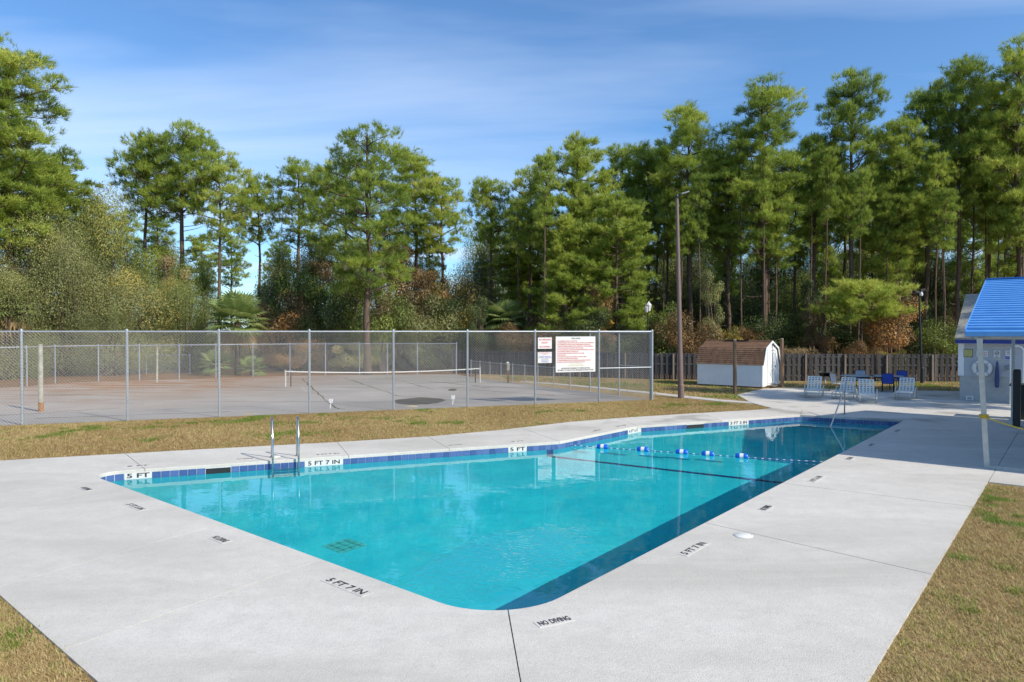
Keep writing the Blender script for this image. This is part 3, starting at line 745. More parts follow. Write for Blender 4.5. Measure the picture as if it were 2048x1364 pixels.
# ---------- signs wired to the court fence
def on_fence(x, off=0.075):                       # point on the front fence line under pixel column x
    d = ray(x, 700); n = Vector((-FD.y, FD.x, 0)); t = (fl.dot(n)) / d.dot(n); p = d * t; p.z = 0
    return p - n * off if n.y > 0 else p + n * off
def fence_sign(x0, x1, y0, y1, name, label):
    a, b = on_fence(x0), on_fence(x1); c = (a + b) / 2; w = (b - a).length
    zt, zb = zat((x0 + x1) / 2, y0, c), zat((x0 + x1) / 2, y1, c)
    root = empty(name, label, 'sign', loc=(c.x, c.y, zb)); 
    X = FD; N = X.cross(ZUP); N = N if N.y < 0 else -N
    m = MB(); m.box((0, 0, (zt - zb) / 2), (w, 0.008, zt - zb), (X, N, ZUP)); m.build('panel', 'sign_white', root)
    return root, w, zt - zb, X, N
root, w, h, X, N = fence_sign(1110, 1189, 673, 744, 'pool_rules_sign', 'large white pool rules sign with lines of red lettering on the court fence')
RULES = ['1. NO SWIMMING WITHOUT A GUEST PASS', '2. CHILDREN UNDER 14 MUST NOT USE THE POOL WITHOUT ADULT SUPERVISION', '3. ANY MEMBER WHO TAKES A GUEST IS RESPONSIBLE FOR HIS SAFETY', '    PARENTS ARE RESPONSIBLE FOR THE CONDUCT OF THEIR CHILDREN', '4. NO GLASS ARTICLES ALLOWED IN THE POOL AREA', '5. NO FOOD, DRINKS OR COOKING ARE ALLOWED WITHIN TEN FEET OF THE POOL', '6. NO RUNNING, PUSHING OR ROUGH PLAY', '7. NO DIVING FROM ANY SIDE OF THE POOL AT ANY TIME', '8. SHOWER FIRST', '9. NO SKATES OR BICYCLES ALLOWED IN THE POOL AREA', '10. NO PETS ALLOWED IN POOL AREA', '11. PROPER SWIMWEAR ONLY, NO CUTOFFS ALLOWED IN THE POOL', '12. SWIM AT YOUR OWN RISK, NO LIFEGUARD ON DUTY']
WID = [.50, .93, .84, .89, .66, .94, .53, .68, .22, .74, .51, .85, .70]
lettering('POOL RULES', h * 0.058, 'print_black', root, Vector((0, 0, h * 0.945)) + N * 0.005, X, ZUP, w * 0.22)
for i, (s, ww) in enumerate(zip(RULES, WID)):
    lettering(s.strip(), h * 0.037, 'print_red', root, Vector((0, 0, h * (0.872 - i * 0.0492))) + N * 0.005 + X * (w * (-0.47 + ww / 2 + (0.015 if s[0] == ' ' else 0))), X, ZUP, w * ww)
lettering('POOL HOURS', h * 0.03, 'sign_yellow', root, Vector((0, 0, h * 0.225)) + N * 0.005, X, ZUP, w * 0.34)
lettering('DAWN UNTIL DUSK', h * 0.03, 'sign_yellow', root, Vector((0, 0, h * 0.18)) + N * 0.005, X, ZUP, w * 0.42)
lettering('ANYONE NOT ADHERING TO THESE RULES WILL', h * 0.046, 'print_black', root, Vector((0, 0, h * 0.108)) + N * 0.005, X, ZUP, w * 0.73)
lettering('BE SUBJECT TO LOSS OF POOL PRIVILEGES OR POLICE ACTION', h * 0.046, 'print_black', root, Vector((0, 0, h * 0.055)) + N * 0.005, X, ZUP, w * 0.90)
root, w, h, X, N = fence_sign(1074.5, 1102, 675, 697.5, 'lifeguard_sign', 'small white sign in red letters reading no lifeguard on duty')
for s, z, ww in (('NO LIFEGUARD', .80, .86), ('ON DUTY', .53, .5), ('NO DIVING', .17, .78)):
    lettering(s, h * 0.19, 'print_red', root, Vector((0, 0, h * z)) + N * 0.005, X, ZUP, w * ww)
root, w, h, X, N = fence_sign(1074.5, 1102, 704, 726, 'notice_sign', 'small white notice in blue and red print below the lifeguard sign')
for s, z, ww, mt in (('IN CASE OF EMERGENCY', .90, .82, 'print_red'), ('DIAL 911', .79, .3, 'print_red'), ('NEAREST TELEPHONE', .60, .78, 'print_blue'), ('IS LOCATED AT THE POOL HOUSE', .49, .95, 'print_blue'), ('POOL ADDRESS', .36, .5, 'print_black'), ('POSTED AT', .20, .55, 'print_blue'), ('THE ENTRANCE', .10, .5, 'print_blue')):
    lettering(s, h * 0.085, mt, root, Vector((0, 0, h * z)) + N * 0.005, X, ZUP, w * ww)

# ---------- tennis net
na, nb_ = gp(571, 772.5), gp(960, 764.5)
net = empty('tennis_net', 'sagging tennis net with white headband stretched across the asphalt court', 'net', loc=tuple(na))
nd = (nb_ - na); NL = nd.length; nd = nd / NL; NZ = 0.86
for s in (0.0, NL):
    po = MB(); po.tube([nd * s - ZUP * .03, nd * s + ZUP * NZ], 0.042, 10); po = po.build('net_post', 'white_post', net, 'auto')
    m = MB(); m.lathe([(0.05, NZ), (0.05, NZ + 0.03), (0.01, NZ + 0.05)], tuple(nd * s), 10); m.build('post_cap', 'galvanized', po)
    s2 = s + (0.28 if s == 0 else -0.28)
    m = MB(); m.tube([nd * s2 - ZUP * .03, nd * s2 + ZUP * (NZ - 0.06)], 0.03, 8); m.build('strap_post', 'black_metal', net, 'auto')
def sag(s): return NZ - 0.02 - 0.13 * (1 - (2 * s / NL - 1) ** 2)
m = MB(); ns = 24
for i in range(ns):
    a, b = NL * i / ns, NL * (i + 1) / ns; q = nd.cross(ZUP) * 0.02
    for sgn in (-1,):
        vs = [nd * a + q + ZUP * (sag(a) - .05), nd * b + q + ZUP * (sag(b) - .05), nd * b + q + ZUP * sag(b), nd * a + q + ZUP * sag(a), nd * a - q + ZUP * (sag(a) - .05), nd * b - q + ZUP * (sag(b) - .05), nd * b - q + ZUP * sag(b), nd * a - q + ZUP * sag(a)]
        m.add(vs, [(0, 1, 2, 3), (5, 4, 7, 6), (3, 2, 6, 7), (0, 4, 5, 1)])
m.build('headband', 'vinyl_white', net)
m = MB()
for i in range(int(NL / 0.09)):
    s = 0.3 + i * 0.09
    if s > NL - .3: break
    m.box(nd * s + ZUP * (sag(s) / 2), (0.004, 0.004, sag(s) - 0.06), (nd, nd.cross(ZUP), ZUP))
for k in range(8):
    for i in range(ns):
        a, b = 0.28 + (NL - .56) * i / ns, 0.28 + (NL - .56) * (i + 1) / ns; za, zb = sag(a) * (k + .4) / 8.6, sag(b) * (k + .4) / 8.6
        p, q = nd * a + ZUP * za, nd * b + ZUP * zb; c = (p + q) / 2; t = (q - p).normalized(); m.box(c, ((q - p).length, 0.004, 0.004), (t, t.cross(ZUP), ZUP))
tag(m.build('netting', 'black_metal', net), kind='stuff')

# ---------- poles, posts and small fixtures
def pole(name, base, top, r0, r1, mat, label, cat='post', n=14):
    h = top.z; lean = Vector((top.x - base.x, top.y - base.y, 0))
    root = empty(name, label, cat, loc=tuple(base)); m = MB(); m.tube([Vector((0, 0, -0.1)), Vector((0, 0, 0)), lean * .5 + ZUP * h * .5, lean + ZUP * h], [r0, r0, (r0 + r1) / 2, r1], n)
    m.build('shaft', mat, root, 'auto'); return root, lean + ZUP * h
base = gp(1362, 797.5, -0.05); top = at(1354, 393, base.y)
root, tp = pole('light_pole', base, top, 0.125, 0.07, 'brown_pole', 'tall brown floodlight pole standing in the grass by the court corner', 'light pole')
MB().lathe([(0.075, 0), (0.085, 0.05), (0.06, 0.10), (0.05, 0.14)], tuple(tp), 12).build('tenon', 'black_metal', root)
MB().tube([tp + ZUP * .08, tp + Vector((0.16, -0.05, 0.16))], 0.025, 8).build('arm', 'black_metal', root)
hd = MB(); hd.box(tp + Vector((0.33, -0.08, 0.19)), (0.36, 0.28, 0.055), (Vector((.95, 0, .28)).normalized(), Vector((0, 1, 0)), Vector((-.28, 0, .95)).normalized())); hd.build('floodlight', 'lamp_grey', root, False, 0.012)
MB().lathe([(0.145, 0.02), (0.14, 0.62), (0.125, 0.66)], (0, 0, 0), 14).build('base_sleeve', 'brown_pole', root)
base = gp(1844, 767, -0.05); top = at(1838.5, 590, base.y)
root, tp = pole('lamp_post', base, top, 0.07, 0.045, 'black_metal', 'slim black lamp post in front of the picket fence near the pump house', 'lamp post')
m = MB(); m.box(tp + ZUP * 0.06, (0.10, 0.10, 0.14)); m.build('bracket', 'black_metal', root)
for s in (-1, 1):
    m = MB(); m.box(tp + Vector((0.17 * s - 0.02, -0.02, 0.27 + 0.06 * s)), (0.28, 0.22, 0.14), (Vector((.97, 0, .2 * s)), Vector((0, 1, 0)), Vector((-.2 * s, 0, .97)))); m.build('lamp_head', 'black_metal', root, False, 0.015)
m = MB(); m.lathe([(0.05, 0.12), (0.10, 0.0), (0.08, -0.10), (0.03, -0.13)], tuple(tp + Vector((0.02, -0.16, 0.1))), 12); m.build('globe', 'lamp_glass', root, 'auto')
MB().lathe([(0.10, 0.0), (0.095, 0.9), (0.075, 0.95)], (0, 0, 0), 12).build('base_sleeve', 'black_metal', root)
base = at(1296, 745, 47.0); base.z = -0.05; top = at(1295.5, 625, 47.0)
root, tp = pole('lantern_post', base, top, 0.045, 0.035, 'black_metal', 'white lantern on a thin black post among the trees behind the fence', 'lamp post')
for dx_, dz_, s in ((-0.09, 0.06, 1.0), (0.05, 0.14, 1.25)):
    m = MB(); m.lathe([(0.09 * s, 0), (0.17 * s, 0.34 * s), (0.17 * s, 0.36 * s), (0.06 * s, 0.48 * s), (0.02, 0.55 * s)], tuple(tp + Vector((dx_, -0.05 * s, dz_))), 8); m.build('lantern', 'lamp_glass', root)
m = MB(); m.tube([tp + Vector((-.12, 0, .04)), tp + Vector((.12, 0, .1))], 0.03, 8); m.build('crossarm', 'black_metal', root)
def timber_post(x, yb, yt, w, label, lean=0.0, mat='timber'):
    b = gp(x, yb, -0.05); zt = zat(x, yt, b); root = empty('timber_post', label, 'post', loc=tuple(b))
    m = MB(); m.tube([(0, 0, -.1), (lean * .3, 0, zt * .35), (lean, 0, zt)], [w * .52, w * .5, w * .46], 12); m.build('shaft', mat, root, 'auto')
    MB().lathe([(w * .47, zt), (w * .40, zt + 0.025), (0.01, zt + 0.03)], (lean, 0, 0), 12).build('end_grain', 'grey_timber', root)
    return root
timber_post(1470, 789, 678, 0.175, 'weathered round timber post in front of the shed long wall', -0.03)
timber_post(1564, 776, 676, 0.185, 'weathered round timber post beside the shed door', -0.02)
r_ = timber_post(82, 824.5, 687, 0.17, 'pale grey timber post standing on the court asphalt', 0.0, 'grey_timber')
MB().lathe([(0.092, -0.05), (0.091, 0.36), (0.088, 0.38)], (0.004, -0.004, 0), 12).build('rusty_base', 'rust', r_)
timber_post(314, 766, 693, 0.12, 'thin grey timber post near the back court fence', 0.02, 'grey_timber')
b = gp(1016, 766.5, -0.05)
r_ = empty('meter_post', 'short post carrying a pale electrical box beside the low fence', 'electrical box', loc=tuple(b))
MB().box((0, 0, 0.4), (0.10, 0.10, 0.9)).build('post', 'timber', r_); MB().box((0.02, -0.08, 0.98), (0.17, 0.10, 0.42)).build('box', 'grey_timber', r_, False, 0.01); MB().box((-0.02, -0.02, 1.22), (0.14, 0.14, 0.08)).build('cap', 'white_paint', r_)
for (x, y, lab) in ((660, 818.5, 'small white utility stake by the fence foot near the ladder end'), (904.5, 810.5, 'small white utility stake by the fence foot near the sand heap')):
    b = gp(x, y, -0.05); r_ = empty('utility_stake', lab, 'stake', loc=tuple(b))
    MB().tube([(0, 0, -.05), (0.03, 0, 0.26)], 0.022, 8).build('stem', 'white_paint', r_, 'auto'); MB().box((0.035, 0, 0.33), (0.15, 0.07, 0.15)).build('box', 'white_paint', r_, False, 0.012)
for (x, y, rx, hh, lab) in ((824, 815, 0.32, 0.10, 'low heap of pale sand at the foot of the court fence'), (500, 829.5, 0.6, 0.05, 'flat scatter of pale sand at the foot of the fence behind the ladder')):
    b = gp(x, y, -0.05); n = 18; rings = []
    vs = [(0, 0, hh)]; fs = []
    for q, (rr, zz) in enumerate(((0.4, 0.8), (0.75, 0.4), (1.0, 0.0))):
        vs += [(math.cos(2 * math.pi * k / n) * rx * rr * random.uniform(.85, 1.15), math.sin(2 * math.pi * k / n) * rx * .5 * rr * random.uniform(.85, 1.15), hh * zz * random.uniform(.8, 1.2)) for k in range(n)]
    fs += [(0, 1 + k, 1 + (k + 1) % n) for k in range(n)]
    for q in range(2): fs += [(1 + q * n + k, 1 + (q + 1) * n + k, 1 + (q + 1) * n + (k + 1) % n, 1 + q * n + (k + 1) % n) for k in range(n)]
    o = MB().add(vs, fs).build('sand_heap', 'sand', None, True); o.location = b; tag(o, lab, 'sand heap')

# ---------- picket fence
pf = empty('picket_fence', 'weathered grey wooden picket fence along the edge of the wood', 'fence', loc=tuple(PK[0]))
PKH = 1.68
pm = MB(); w = 0.145
pm.add([(-w / 2, -.009, 0), (w / 2, -.009, 0), (w / 2, .009, 0), (-w / 2, .009, 0), (-w / 2, -.009, PKH - .05), (w / 2, -.009, PKH - .05), (w / 2, .009, PKH - .05), (-w / 2, .009, PKH - .05), (-w / 2 + .04, -.009, PKH), (w / 2 - .04, -.009, PKH), (w / 2 - .04, .009, PKH), (-w / 2 + .04, .009, PKH)],
       [(0, 1, 5, 4), (2, 3, 7, 6), (1, 2, 6, 5), (3, 0, 4, 7), (4, 5, 9, 8), (6, 7, 11, 10), (5, 6, 10, 9), (7, 4, 8, 11), (8, 9, 10, 11)])
PM = pm.mesh('picket'); PM.materials.append(MATS['picket'])
for seg in range(3):
    a, b = PK[seg], PK[seg + 1]; X = (b - a); L = X.length; X /= L; N = Vector((-X.y, X.x, 0)); k = 0; s = 0.0
    while s < L:
        side = 1 if k % 2 == 0 else -1
        p = a + X * s + N * (0.03 * side)
        o = obj('picket', PM, None, pf); o.location = (p.x - PK[0].x, p.y - PK[0].y, -0.03 + random.uniform(-.012, .012)); o.rotation_euler = (0, random.uniform(-.006, .006), math.atan2(X.y, X.x))
        s += 0.168; k += 1
    for z in (0.30, 0.95, 1.45):
        m = MB(); m.box((a + b) / 2 - PK[0] + ZUP * z, (L, 0.04, 0.085), (X, N, ZUP)); m.build('rail', 'picket', pf)
for x in (1346, 1440, 1533, 1610, 1688.6, 1772, 1863, 1250, 1160, 1075):
    d = ray(x, 740); best = None
    for seg in range(3):
        a, b = PK[seg], PK[seg + 1]; hit = intersect_line_line_2d((0, 0), (d.x * 80, d.y * 80), (a.x, a.y), (b.x, b.y))
        if hit: best = hit
    if best:
        m = MB(); m.box((best.x - PK[0].x, best.y - PK[0].y - 0.095, PKH / 2 - .05), (0.095, 0.095, PKH - 0.06)); m.build('post', 'fence_post_wood', pf)

# ---------- barn-roofed shed
C0 = gp(1525, 777.5, -0.02); sd = U; sl = -V; SW, SL = 2.62, 3.62
shed = empty('garden_shed', 'white wooden shed with a brown shingled barn roof and a door in its gable', 'shed', loc=tuple(C0))
def S(a, b, z): return sd * a + sl * b + ZUP * z          # a across the gable, b along the length
ez, kz, rz_ = 1.26, 2.10, 2.46; ka = 0.36
prof = [(0.0, 0.10), (SW, 0.10), (SW, ez), (SW - ka, kz), (SW / 2, rz_), (ka, kz), (0.0, ez)]
m = MB(); n = len(prof)
m.add([S(a, 0, z) for a, z in prof] + [S(a, SL, z) for a, z in prof], [tuple(range(n)), tuple(reversed(range(n, 2 * n)))] + [(i, n + i, n + (i + 1) % n, (i + 1) % n) for i in range(n)])
sw_ = m.build('wall', 'white_paint', shed); 
bb = bmesh.new(); bb.from_mesh(sw_.data); bmesh.ops.recalc_face_normals(bb, faces=bb.faces); bb.to_mesh(sw_.data); bb.free()
def roof_course(a0, z0, a1, z1, k, tot, name='shingle_course'):
    f0, f1 = k / tot, (k + 1.08) / tot; lift = 0.02
    p = (a0 + (a1 - a0) * f0, z0 + (z1 - z0) * f0); q = (a0 + (a1 - a0) * min(f1, 1), z0 + (z1 - z0) * min(f1, 1))
    dv = Vector((a1 - a0, z1 - z0)).normalized(); nv = Vector((-dv.y, dv.x)); nv = nv if nv.y > 0 or (abs(nv.y) < 1e-6) else -nv
    if (nv.x > 0) != (p[0] > SW / 2) and abs(nv.x) > 0.2: nv = -nv
    P = [(p[0] + nv.x * 0.035, p[1] + nv.y * 0.035), (q[0] + nv.x * 0.015, q[1] + nv.y * 0.015), (q[0], q[1]), (p[0], p[1])]
    b0, b1 = -0.07, SL + 0.07; m = MB()
    m.add([S(a, b0, z) for a, z in P] + [S(a, b1, z) for a, z in P], [(0, 1, 2, 3), (7, 6, 5, 4), (0, 4, 5, 1), (1, 5, 6, 2), (2, 6, 7, 3), (3, 7, 4, 0)])
    o = m.build(name, 'shingle_brown', None); bb = bmesh.new(); bb.from_mesh(o.data); bmesh.ops.recalc_face_normals(bb, faces=bb.faces); bb.to_mesh(o.data); bb.free(); return o
rf = empty('roof'); rf.parent = shed
for side in (0, 1):
    f = (lambda a: a) if side == 0 else (lambda a: SW - a)
    for k in range(8): roof_course(f(-0.05), ez - 0.03, f(ka), kz, k, 8).parent = rf
    for k in range(5): roof_course(f(ka), kz, f(SW / 2), rz_, k, 5).parent = rf
m = MB(); m.tube([S(SW / 2, -0.07, rz_ + 0.03), S(SW / 2, SL + 0.07, rz_ + 0.03)], 0.05, 8); m.build('ridge_cap', 'shingle_brown', rf)
m = MB(); m.box(S(SW / 2, SL * 0.52, rz_ + 0.07), (1.35, 0.22, 0.05), (sl, sd, ZUP)); m.build('ridge_vent', 'black_metal', rf)
for i in range(2, 6):                                       # blue-white barge boards
    a, b = prof[i], prof[i + 1]; p, q = S(a[0], -0.085, a[1] + 0.01), S(b[0], -0.085, b[1] + 0.01); t = (q - p).normalized(); N = t.cross(sl).normalized()
    m = MB(); m.box((p + q) / 2, ((q - p).length + 0.03, 0.03, 0.10), (t, sl, N)); m.build('barge_board', 'white_paint', shed)
for (b_, wdt) in ((0.035, 0.09), (SL - 0.035, 0.09), (SL * .42, 0.035)):
    m = MB(); m.box(S(-0.012, b_, (ez + .1) / 2), (0.024, wdt, ez - 0.1), (sd, sl, ZUP)); m.build('corner_board', 'white_paint', shed)
for z, hh in ((0.15, 0.12), (ez - 0.10, 0.12), (0.32, 0.02)):
    m = MB(); m.box(S(-0.010, SL / 2, z), (0.02, SL - 0.19, hh), (sd, sl, ZUP)); m.build('trim_board', 'white_paint', shed)
m = MB(); m.box(S(SW / 2, SL / 2, 0.04), (SW - 0.08, SL - 0.08, 0.12), (sd, sl, ZUP)); m.build('skid', 'timber', shed)
dw, dz0, dz1 = 1.12, 0.20, 1.93; dm = SW * 0.50
dd_ = MB(); dd_.box(S(dm, -0.012, (dz0 + dz1) / 2), (dw, 0.024, dz1 - dz0), (sd, sl, ZUP)); dd_ = dd_.build('door', 'white_paint', shed, False, 0.004)
def dboard(a0, z0, a1, z1, wd=0.07):
    p, q = S(dm + a0, -0.034, z0), S(dm + a1, -0.034, z1); t = (q - p).normalized(); N = t.cross(sl).normalized(); m = MB(); m.box((p + q) / 2, ((q - p).length, 0.02, wd), (t, sl, N)); m.build('batten', 'white_paint', dd_)
e = dw / 2 - 0.04
dboard(-e, dz0 + .04, -e, dz1 - .04); dboard(e, dz0 + .04, e, dz1 - .04); dboard(-e + .04, dz1 - .06, e - .04, dz1 - .06); dboard(-e + .04, dz0 + .06, e - .04, dz0 + .06); dboard(-e + .04, 0.98, e - .04, 0.98)
dboard(-e + .08, 0.92, e - .08, dz0 + .12, 0.05)
m = MB(); m.box(S(dm + e - 0.01, -0.055, 1.12), (0.06, 0.03, 0.12), (sd, sl, ZUP)); m.build('latch', 'black_metal', dd_)
for z in (0.45, 1.65):
    m = MB(); m.box(S(dm + e + 0.10, -0.02, z), (0.10, 0.02, 0.05), (sd, sl, ZUP)); m.build('hinge', 'black_metal', dd_)
m = MB(); m.box(S(dm, -0.02, dz1 + 0.10), (dw + 0.24, 0.04, 0.09), (sd, sl, ZUP)); m.build('door_head', 'white_paint', shed)
for s in (-1, 1):
    m = MB(); m.box(S(dm + s * (dw / 2 + 0.055), -0.018, (dz0 + dz1) / 2), (0.08, 0.036, dz1 - dz0), (sd, sl, ZUP)); m.build('door_jamb', 'white_paint', shed)
m = MB(); m.box(S(dm, -0.18, 0.10), (dw + .2, 0.34, 0.07), (sd, sl, ZUP)); m.build('threshold', 'fence_post_wood', shed)

# ---------- pump house
BL = 11.0; PW = 7.0
ph = empty('pump_house', 'white pool house with lap siding over stucco and a grey shingled roof', 'building', loc=(bw0.x, bw0.y, 0))
def B(a, b, z): return V * a + U * b + ZUP * z               # a along the front, b back into the building
wt = zat(1925, 687, bw0); sb_z = zat(1925, 751, bw0)
m = MB(); m.box(B(BL / 2, PW / 2, wt / 2 - .05), (BL, PW, wt + .1), (V, U, ZUP)); m.build('wall', 'stucco', ph)
nb2 = 12
for k in range(nb2):
    z0 = sb_z + (wt - sb_z) * k / nb2; z1 = sb_z + (wt - sb_z) * (k + 1.05) / nb2; m = MB()
    P = [(-0.035, z0), (-0.012, z1), (0.004, z1), (0.004, z0)]
    m.add([B(0.0, b, z) for b, z in P] + [B(BL, b, z) for b, z in P], [(0, 1, 2, 3), (7, 6, 5, 4), (0, 4, 5, 1), (1, 5, 6, 2), (2, 6, 7, 3), (3, 7, 4, 0)])
    o = m.build('siding_board', 'siding', ph); bb = bmesh.new(); bb.from_mesh(o.data); bmesh.ops.recalc_face_normals(bb, faces=bb.faces); bb.to_mesh(o.data); bb.free()
m = MB(); m.box(B(0.05, -0.03, (wt + sb_z) / 2), (0.22, 0.06, wt - sb_z), (V, U, ZUP)); m.build('corner_trim', 'white_paint', ph)
m = MB(); m.box(B(BL / 2, -0.42, wt + 0.13), (BL + .24, 0.05, 0.24), (V, U, ZUP)); m.build('fascia', 'trim_blue', ph)
m = MB(); m.box(B(BL / 2, -0.2, wt + 0.015), (BL + .2, 0.44, 0.03), (V, U, ZUP)); m.build('soffit', 'white_paint', ph)
rdg = 4.75; m = MB()
rp = [(-0.46, wt + 0.24), (PW / 2, rdg), (PW + 0.46, wt + 0.24), (PW + .46, wt + .17), (PW / 2, rdg - .1), (-.46, wt + .17)]
m.add([B(-0.14, b, z) for b, z in rp] + [B(BL + .14, b, z) for b, z in rp], [tuple(range(6)), tuple(reversed(range(6, 12)))] + [(i, 6 + i, 6 + (i + 1) % 6, (i + 1) % 6) for i in range(6)])
o = m.build('roof', 'roof_grey', ph); bb = bmesh.new(); bb.from_mesh(o.data); bmesh.ops.recalc_face_normals(bb, faces=bb.faces); bb.to_mesh(o.data); bb.free()
rn = Vector((-(rdg - wt - .24), PW / 2 + .46)).normalized(); rd_ = Vector((PW / 2 + .46, rdg - wt - .24)); RLn = rd_.length; rd_ = rd_ / RLn
for k in range(16):
    s = RLn * k / 16; bq = -0.46 + rd_.x * (s + RLn / 32); zq = wt + 0.24 + rd_.y * (s + RLn / 32)
    ax_b = (U * rd_.x + ZUP * (rd_.y + 0.06)).normalized(); m = MB(); m.box(B(BL / 2, bq, zq + 0.012), (BL + .30, RLn / 16 * 1.04, 0.02), (V, ax_b, V.cross(ax_b))); m.build('shingle_course', 'roof_grey', o)
m = MB(); m.add([B(-0.012, -.0, wt), B(-.012, PW, wt), B(-.012, PW / 2, rdg - .12)], [(0, 1, 2)]); m.build('gable', 'siding', ph)
def fw(x, y, b=0.0):                                        # pixel on the front wall -> (a, z)
    d = ray(x, y); n = U; o_ = Vector((bw0.x, bw0.y, 0)) + U * b; t = (o_ - Vector((0, 0, HC))).dot(n) / d.dot(n); p = Vector((0, 0, HC)) + d * t
    return (p - Vector((bw0.x, bw0.y, 0))).dot(V), p.z
def wall_sign(x0, x1, y0, y1, name, label, mat, b=-0.055):
    a0, z0 = fw(x0, y1, b); a1, z1 = fw(x1, y0, b); p = Vector((bw0.x, bw0.y, 0)) + B((a0 + a1) / 2, b, (z0 + z1) / 2)
    r_ = empty(name, label, 'sign', loc=tuple(p)); m = MB(); m.box((0, 0, 0), (a1 - a0, 0.012, z1 - z0), (V, U, ZUP)); m.build('panel', mat, r_); return r_, a1 - a0, z1 - z0
NF = -U
r_, w, h = wall_sign(1927, 1946, 698, 714, 'permit_notice', 'yellowed framed permit notice on the siding by the building corner', 'timber')
m = MB(); m.box(NF * 0.008, (w * .86, 0.01, h * .84), (V, U, ZUP)); m.build('sheet', 'sign_yellow', r_)
for k in range(6): lettering(('PERMIT TO OPERATE', 'PUBLIC SWIMMING POOL', 'COUNTY HEALTH DEPT', 'POST IN PLAIN VIEW', 'NOT TRANSFERABLE', 'ENVIRONMENTAL HEALTH')[k], h * 0.07, 'grey_timber', r_, NF * 0.014 + ZUP * (h * (.30 - k * .12)), V, ZUP, w * (.66 - .05 * (k % 2)))
r_, w, h = wall_sign(1953, 1976, 701.5, 713, 'wall_notice', 'wide white notice on the siding above the life ring', 'sign_white')
for k, s in enumerate(('NOTICE', 'POOL USE BY MEMBERS ONLY')): lettering(s, h * 0.2, 'print_red', r_, NF * 0.007 + ZUP * (h * (.15 - k * .35)) + V * w * .12, V, ZUP, w * .55)
r_, w, h = wall_sign(1987, 2001, 701, 718.5, 'no_smoking_sign', 'white no smoking sign with a crossed circle on the siding', 'sign_white')
m = MB(); n = 20; R1, R2 = w * .34, w * .26
m.add([V * math.cos(2 * math.pi * k / n) * R1 + ZUP * (h * .18 + math.sin(2 * math.pi * k / n) * R1) + NF * .008 for k in range(n)] + [V * math.cos(2 * math.pi * k / n) * R2 + ZUP * (h * .18 + math.sin(2 * math.pi * k / n) * R2) + NF * .008 for k in range(n)], [(k, (k + 1) % n, n + (k + 1) % n, n + k) for k in range(n)]); m.build('ring', 'print_black', r_)
m = MB(); m.box(ZUP * h * .18 + NF * .010, (R1 * 1.8, 0.004, R1 * .2), ((V + ZUP).normalized(), U, (ZUP - V).normalized())); m.build('slash', 'print_black', r_)
m = MB(); m.box(ZUP * h * .18 + NF * .009, (R1 * 1.1, 0.004, R1 * .22), (V, U, ZUP)); m.build('cigarette', 'print_black', r_)
lettering('NO', h * 0.12, 'print_black', r_, NF * 0.008 - ZUP * h * .20, V, ZUP, w * .4); lettering('SMOKING', h * 0.14, 'print_black', r_, NF * 0.008 - ZUP * h * .37, V, ZUP, w * .84)
r_, w, h = wall_sign(2010.5, 2027, 701, 719, 'warning_sign', 'white warning sign with a red heading and dark blue lower band', 'sign_white')
lettering('WARNING', h * 0.16, 'print_red', r_, NF * 0.007 + ZUP * h * .30, V, ZUP, w * .6); lettering('NO DIVING', h * .12, 'print_black', r_, NF * .007 + ZUP * h * .1, V, ZUP, w * .6)
m = MB(); m.box(NF * 0.009 - ZUP * h * .30, (w * .94, 0.008, h * .30), (V, U, ZUP)); m.build('blue_band', 'print_blue', r_); lettering('SWIM AT OWN RISK', h * .10, 'sign_white', r_, NF * .0145 - ZUP * h * .30, V, ZUP, w * .8)
a_, z_ = fw(1939.5, 796); p = Vector((bw0.x, bw0.y, 0)) + B(a_, -0.03, z_); r_ = empty('wall_vent', 'white foundation vent low in the stucco wall', 'vent', loc=tuple(p))
MB().box((0, 0, 0), (0.26, 0.05, 0.18), (V, U, ZUP)).build('frame', 'white_paint', r_)
for k in range(3): MB().box(NF * .028 + ZUP * (k - 1) * .04, (0.16, 0.012, 0.016), (V, U, ZUP)).build('slot', 'dark_hole', r_)
# life ring hung on the wall
a_, z_ = fw(1964.5, 736); p = Vector((bw0.x, bw0.y, 0)) + B(a_, -0.10, z_); lr = empty('life_ring', 'white life ring with coiled line hung on the pool house wall', 'life ring', loc=tuple(p))
Rr, rr = 0.29, 0.085; m = MB(); n = 28; k2 = 10
m.add([(V * math.cos(i * 2 * math.pi / n) + ZUP * math.sin(i * 2 * math.pi / n)) * (Rr + rr * math.cos(j * 2 * math.pi / k2)) + U * rr * .8 * math.sin(j * 2 * math.pi / k2) for i in range(n) for j in range(k2)], [(i * k2 + j, ((i + 1) % n) * k2 + j, ((i + 1) % n) * k2 + (j + 1) % k2, i * k2 + (j + 1) % k2) for i in range(n) for j in range(k2)])
m.build('ring', 'vinyl_white', lr, True)
for q in range(4):
    c = math.pi / 4 + q * math.pi / 2; m = MB(); t = V * math.cos(c) + ZUP * math.sin(c); m.box(t * Rr, (0.20, 0.15, 0.05), (t, U, t.cross(U))); m.build('band', 'sling_grey', lr, False, .01)
m = MB(); m.tube([V * .2 - ZUP * .2 + NF * .06, V * .42 - ZUP * .62 + NF * .05, V * .72 - ZUP * .86 + NF * .05, V * 1.0 - ZUP * .70 + NF * .05, V * .95 - ZUP * .2 + NF * .05, V * .7 - ZUP * .05 + NF * .05], 0.012, 6); m.build('line', 'sling_grey', lr, True)
a_, z_ = fw(1995, 724); p = Vector((bw0.x, bw0.y, 0)) + B(a_, -0.16, z_); um = empty('folded_umbrella', 'folded navy umbrella hung point up against the stucco wall', 'umbrella', loc=tuple(p))
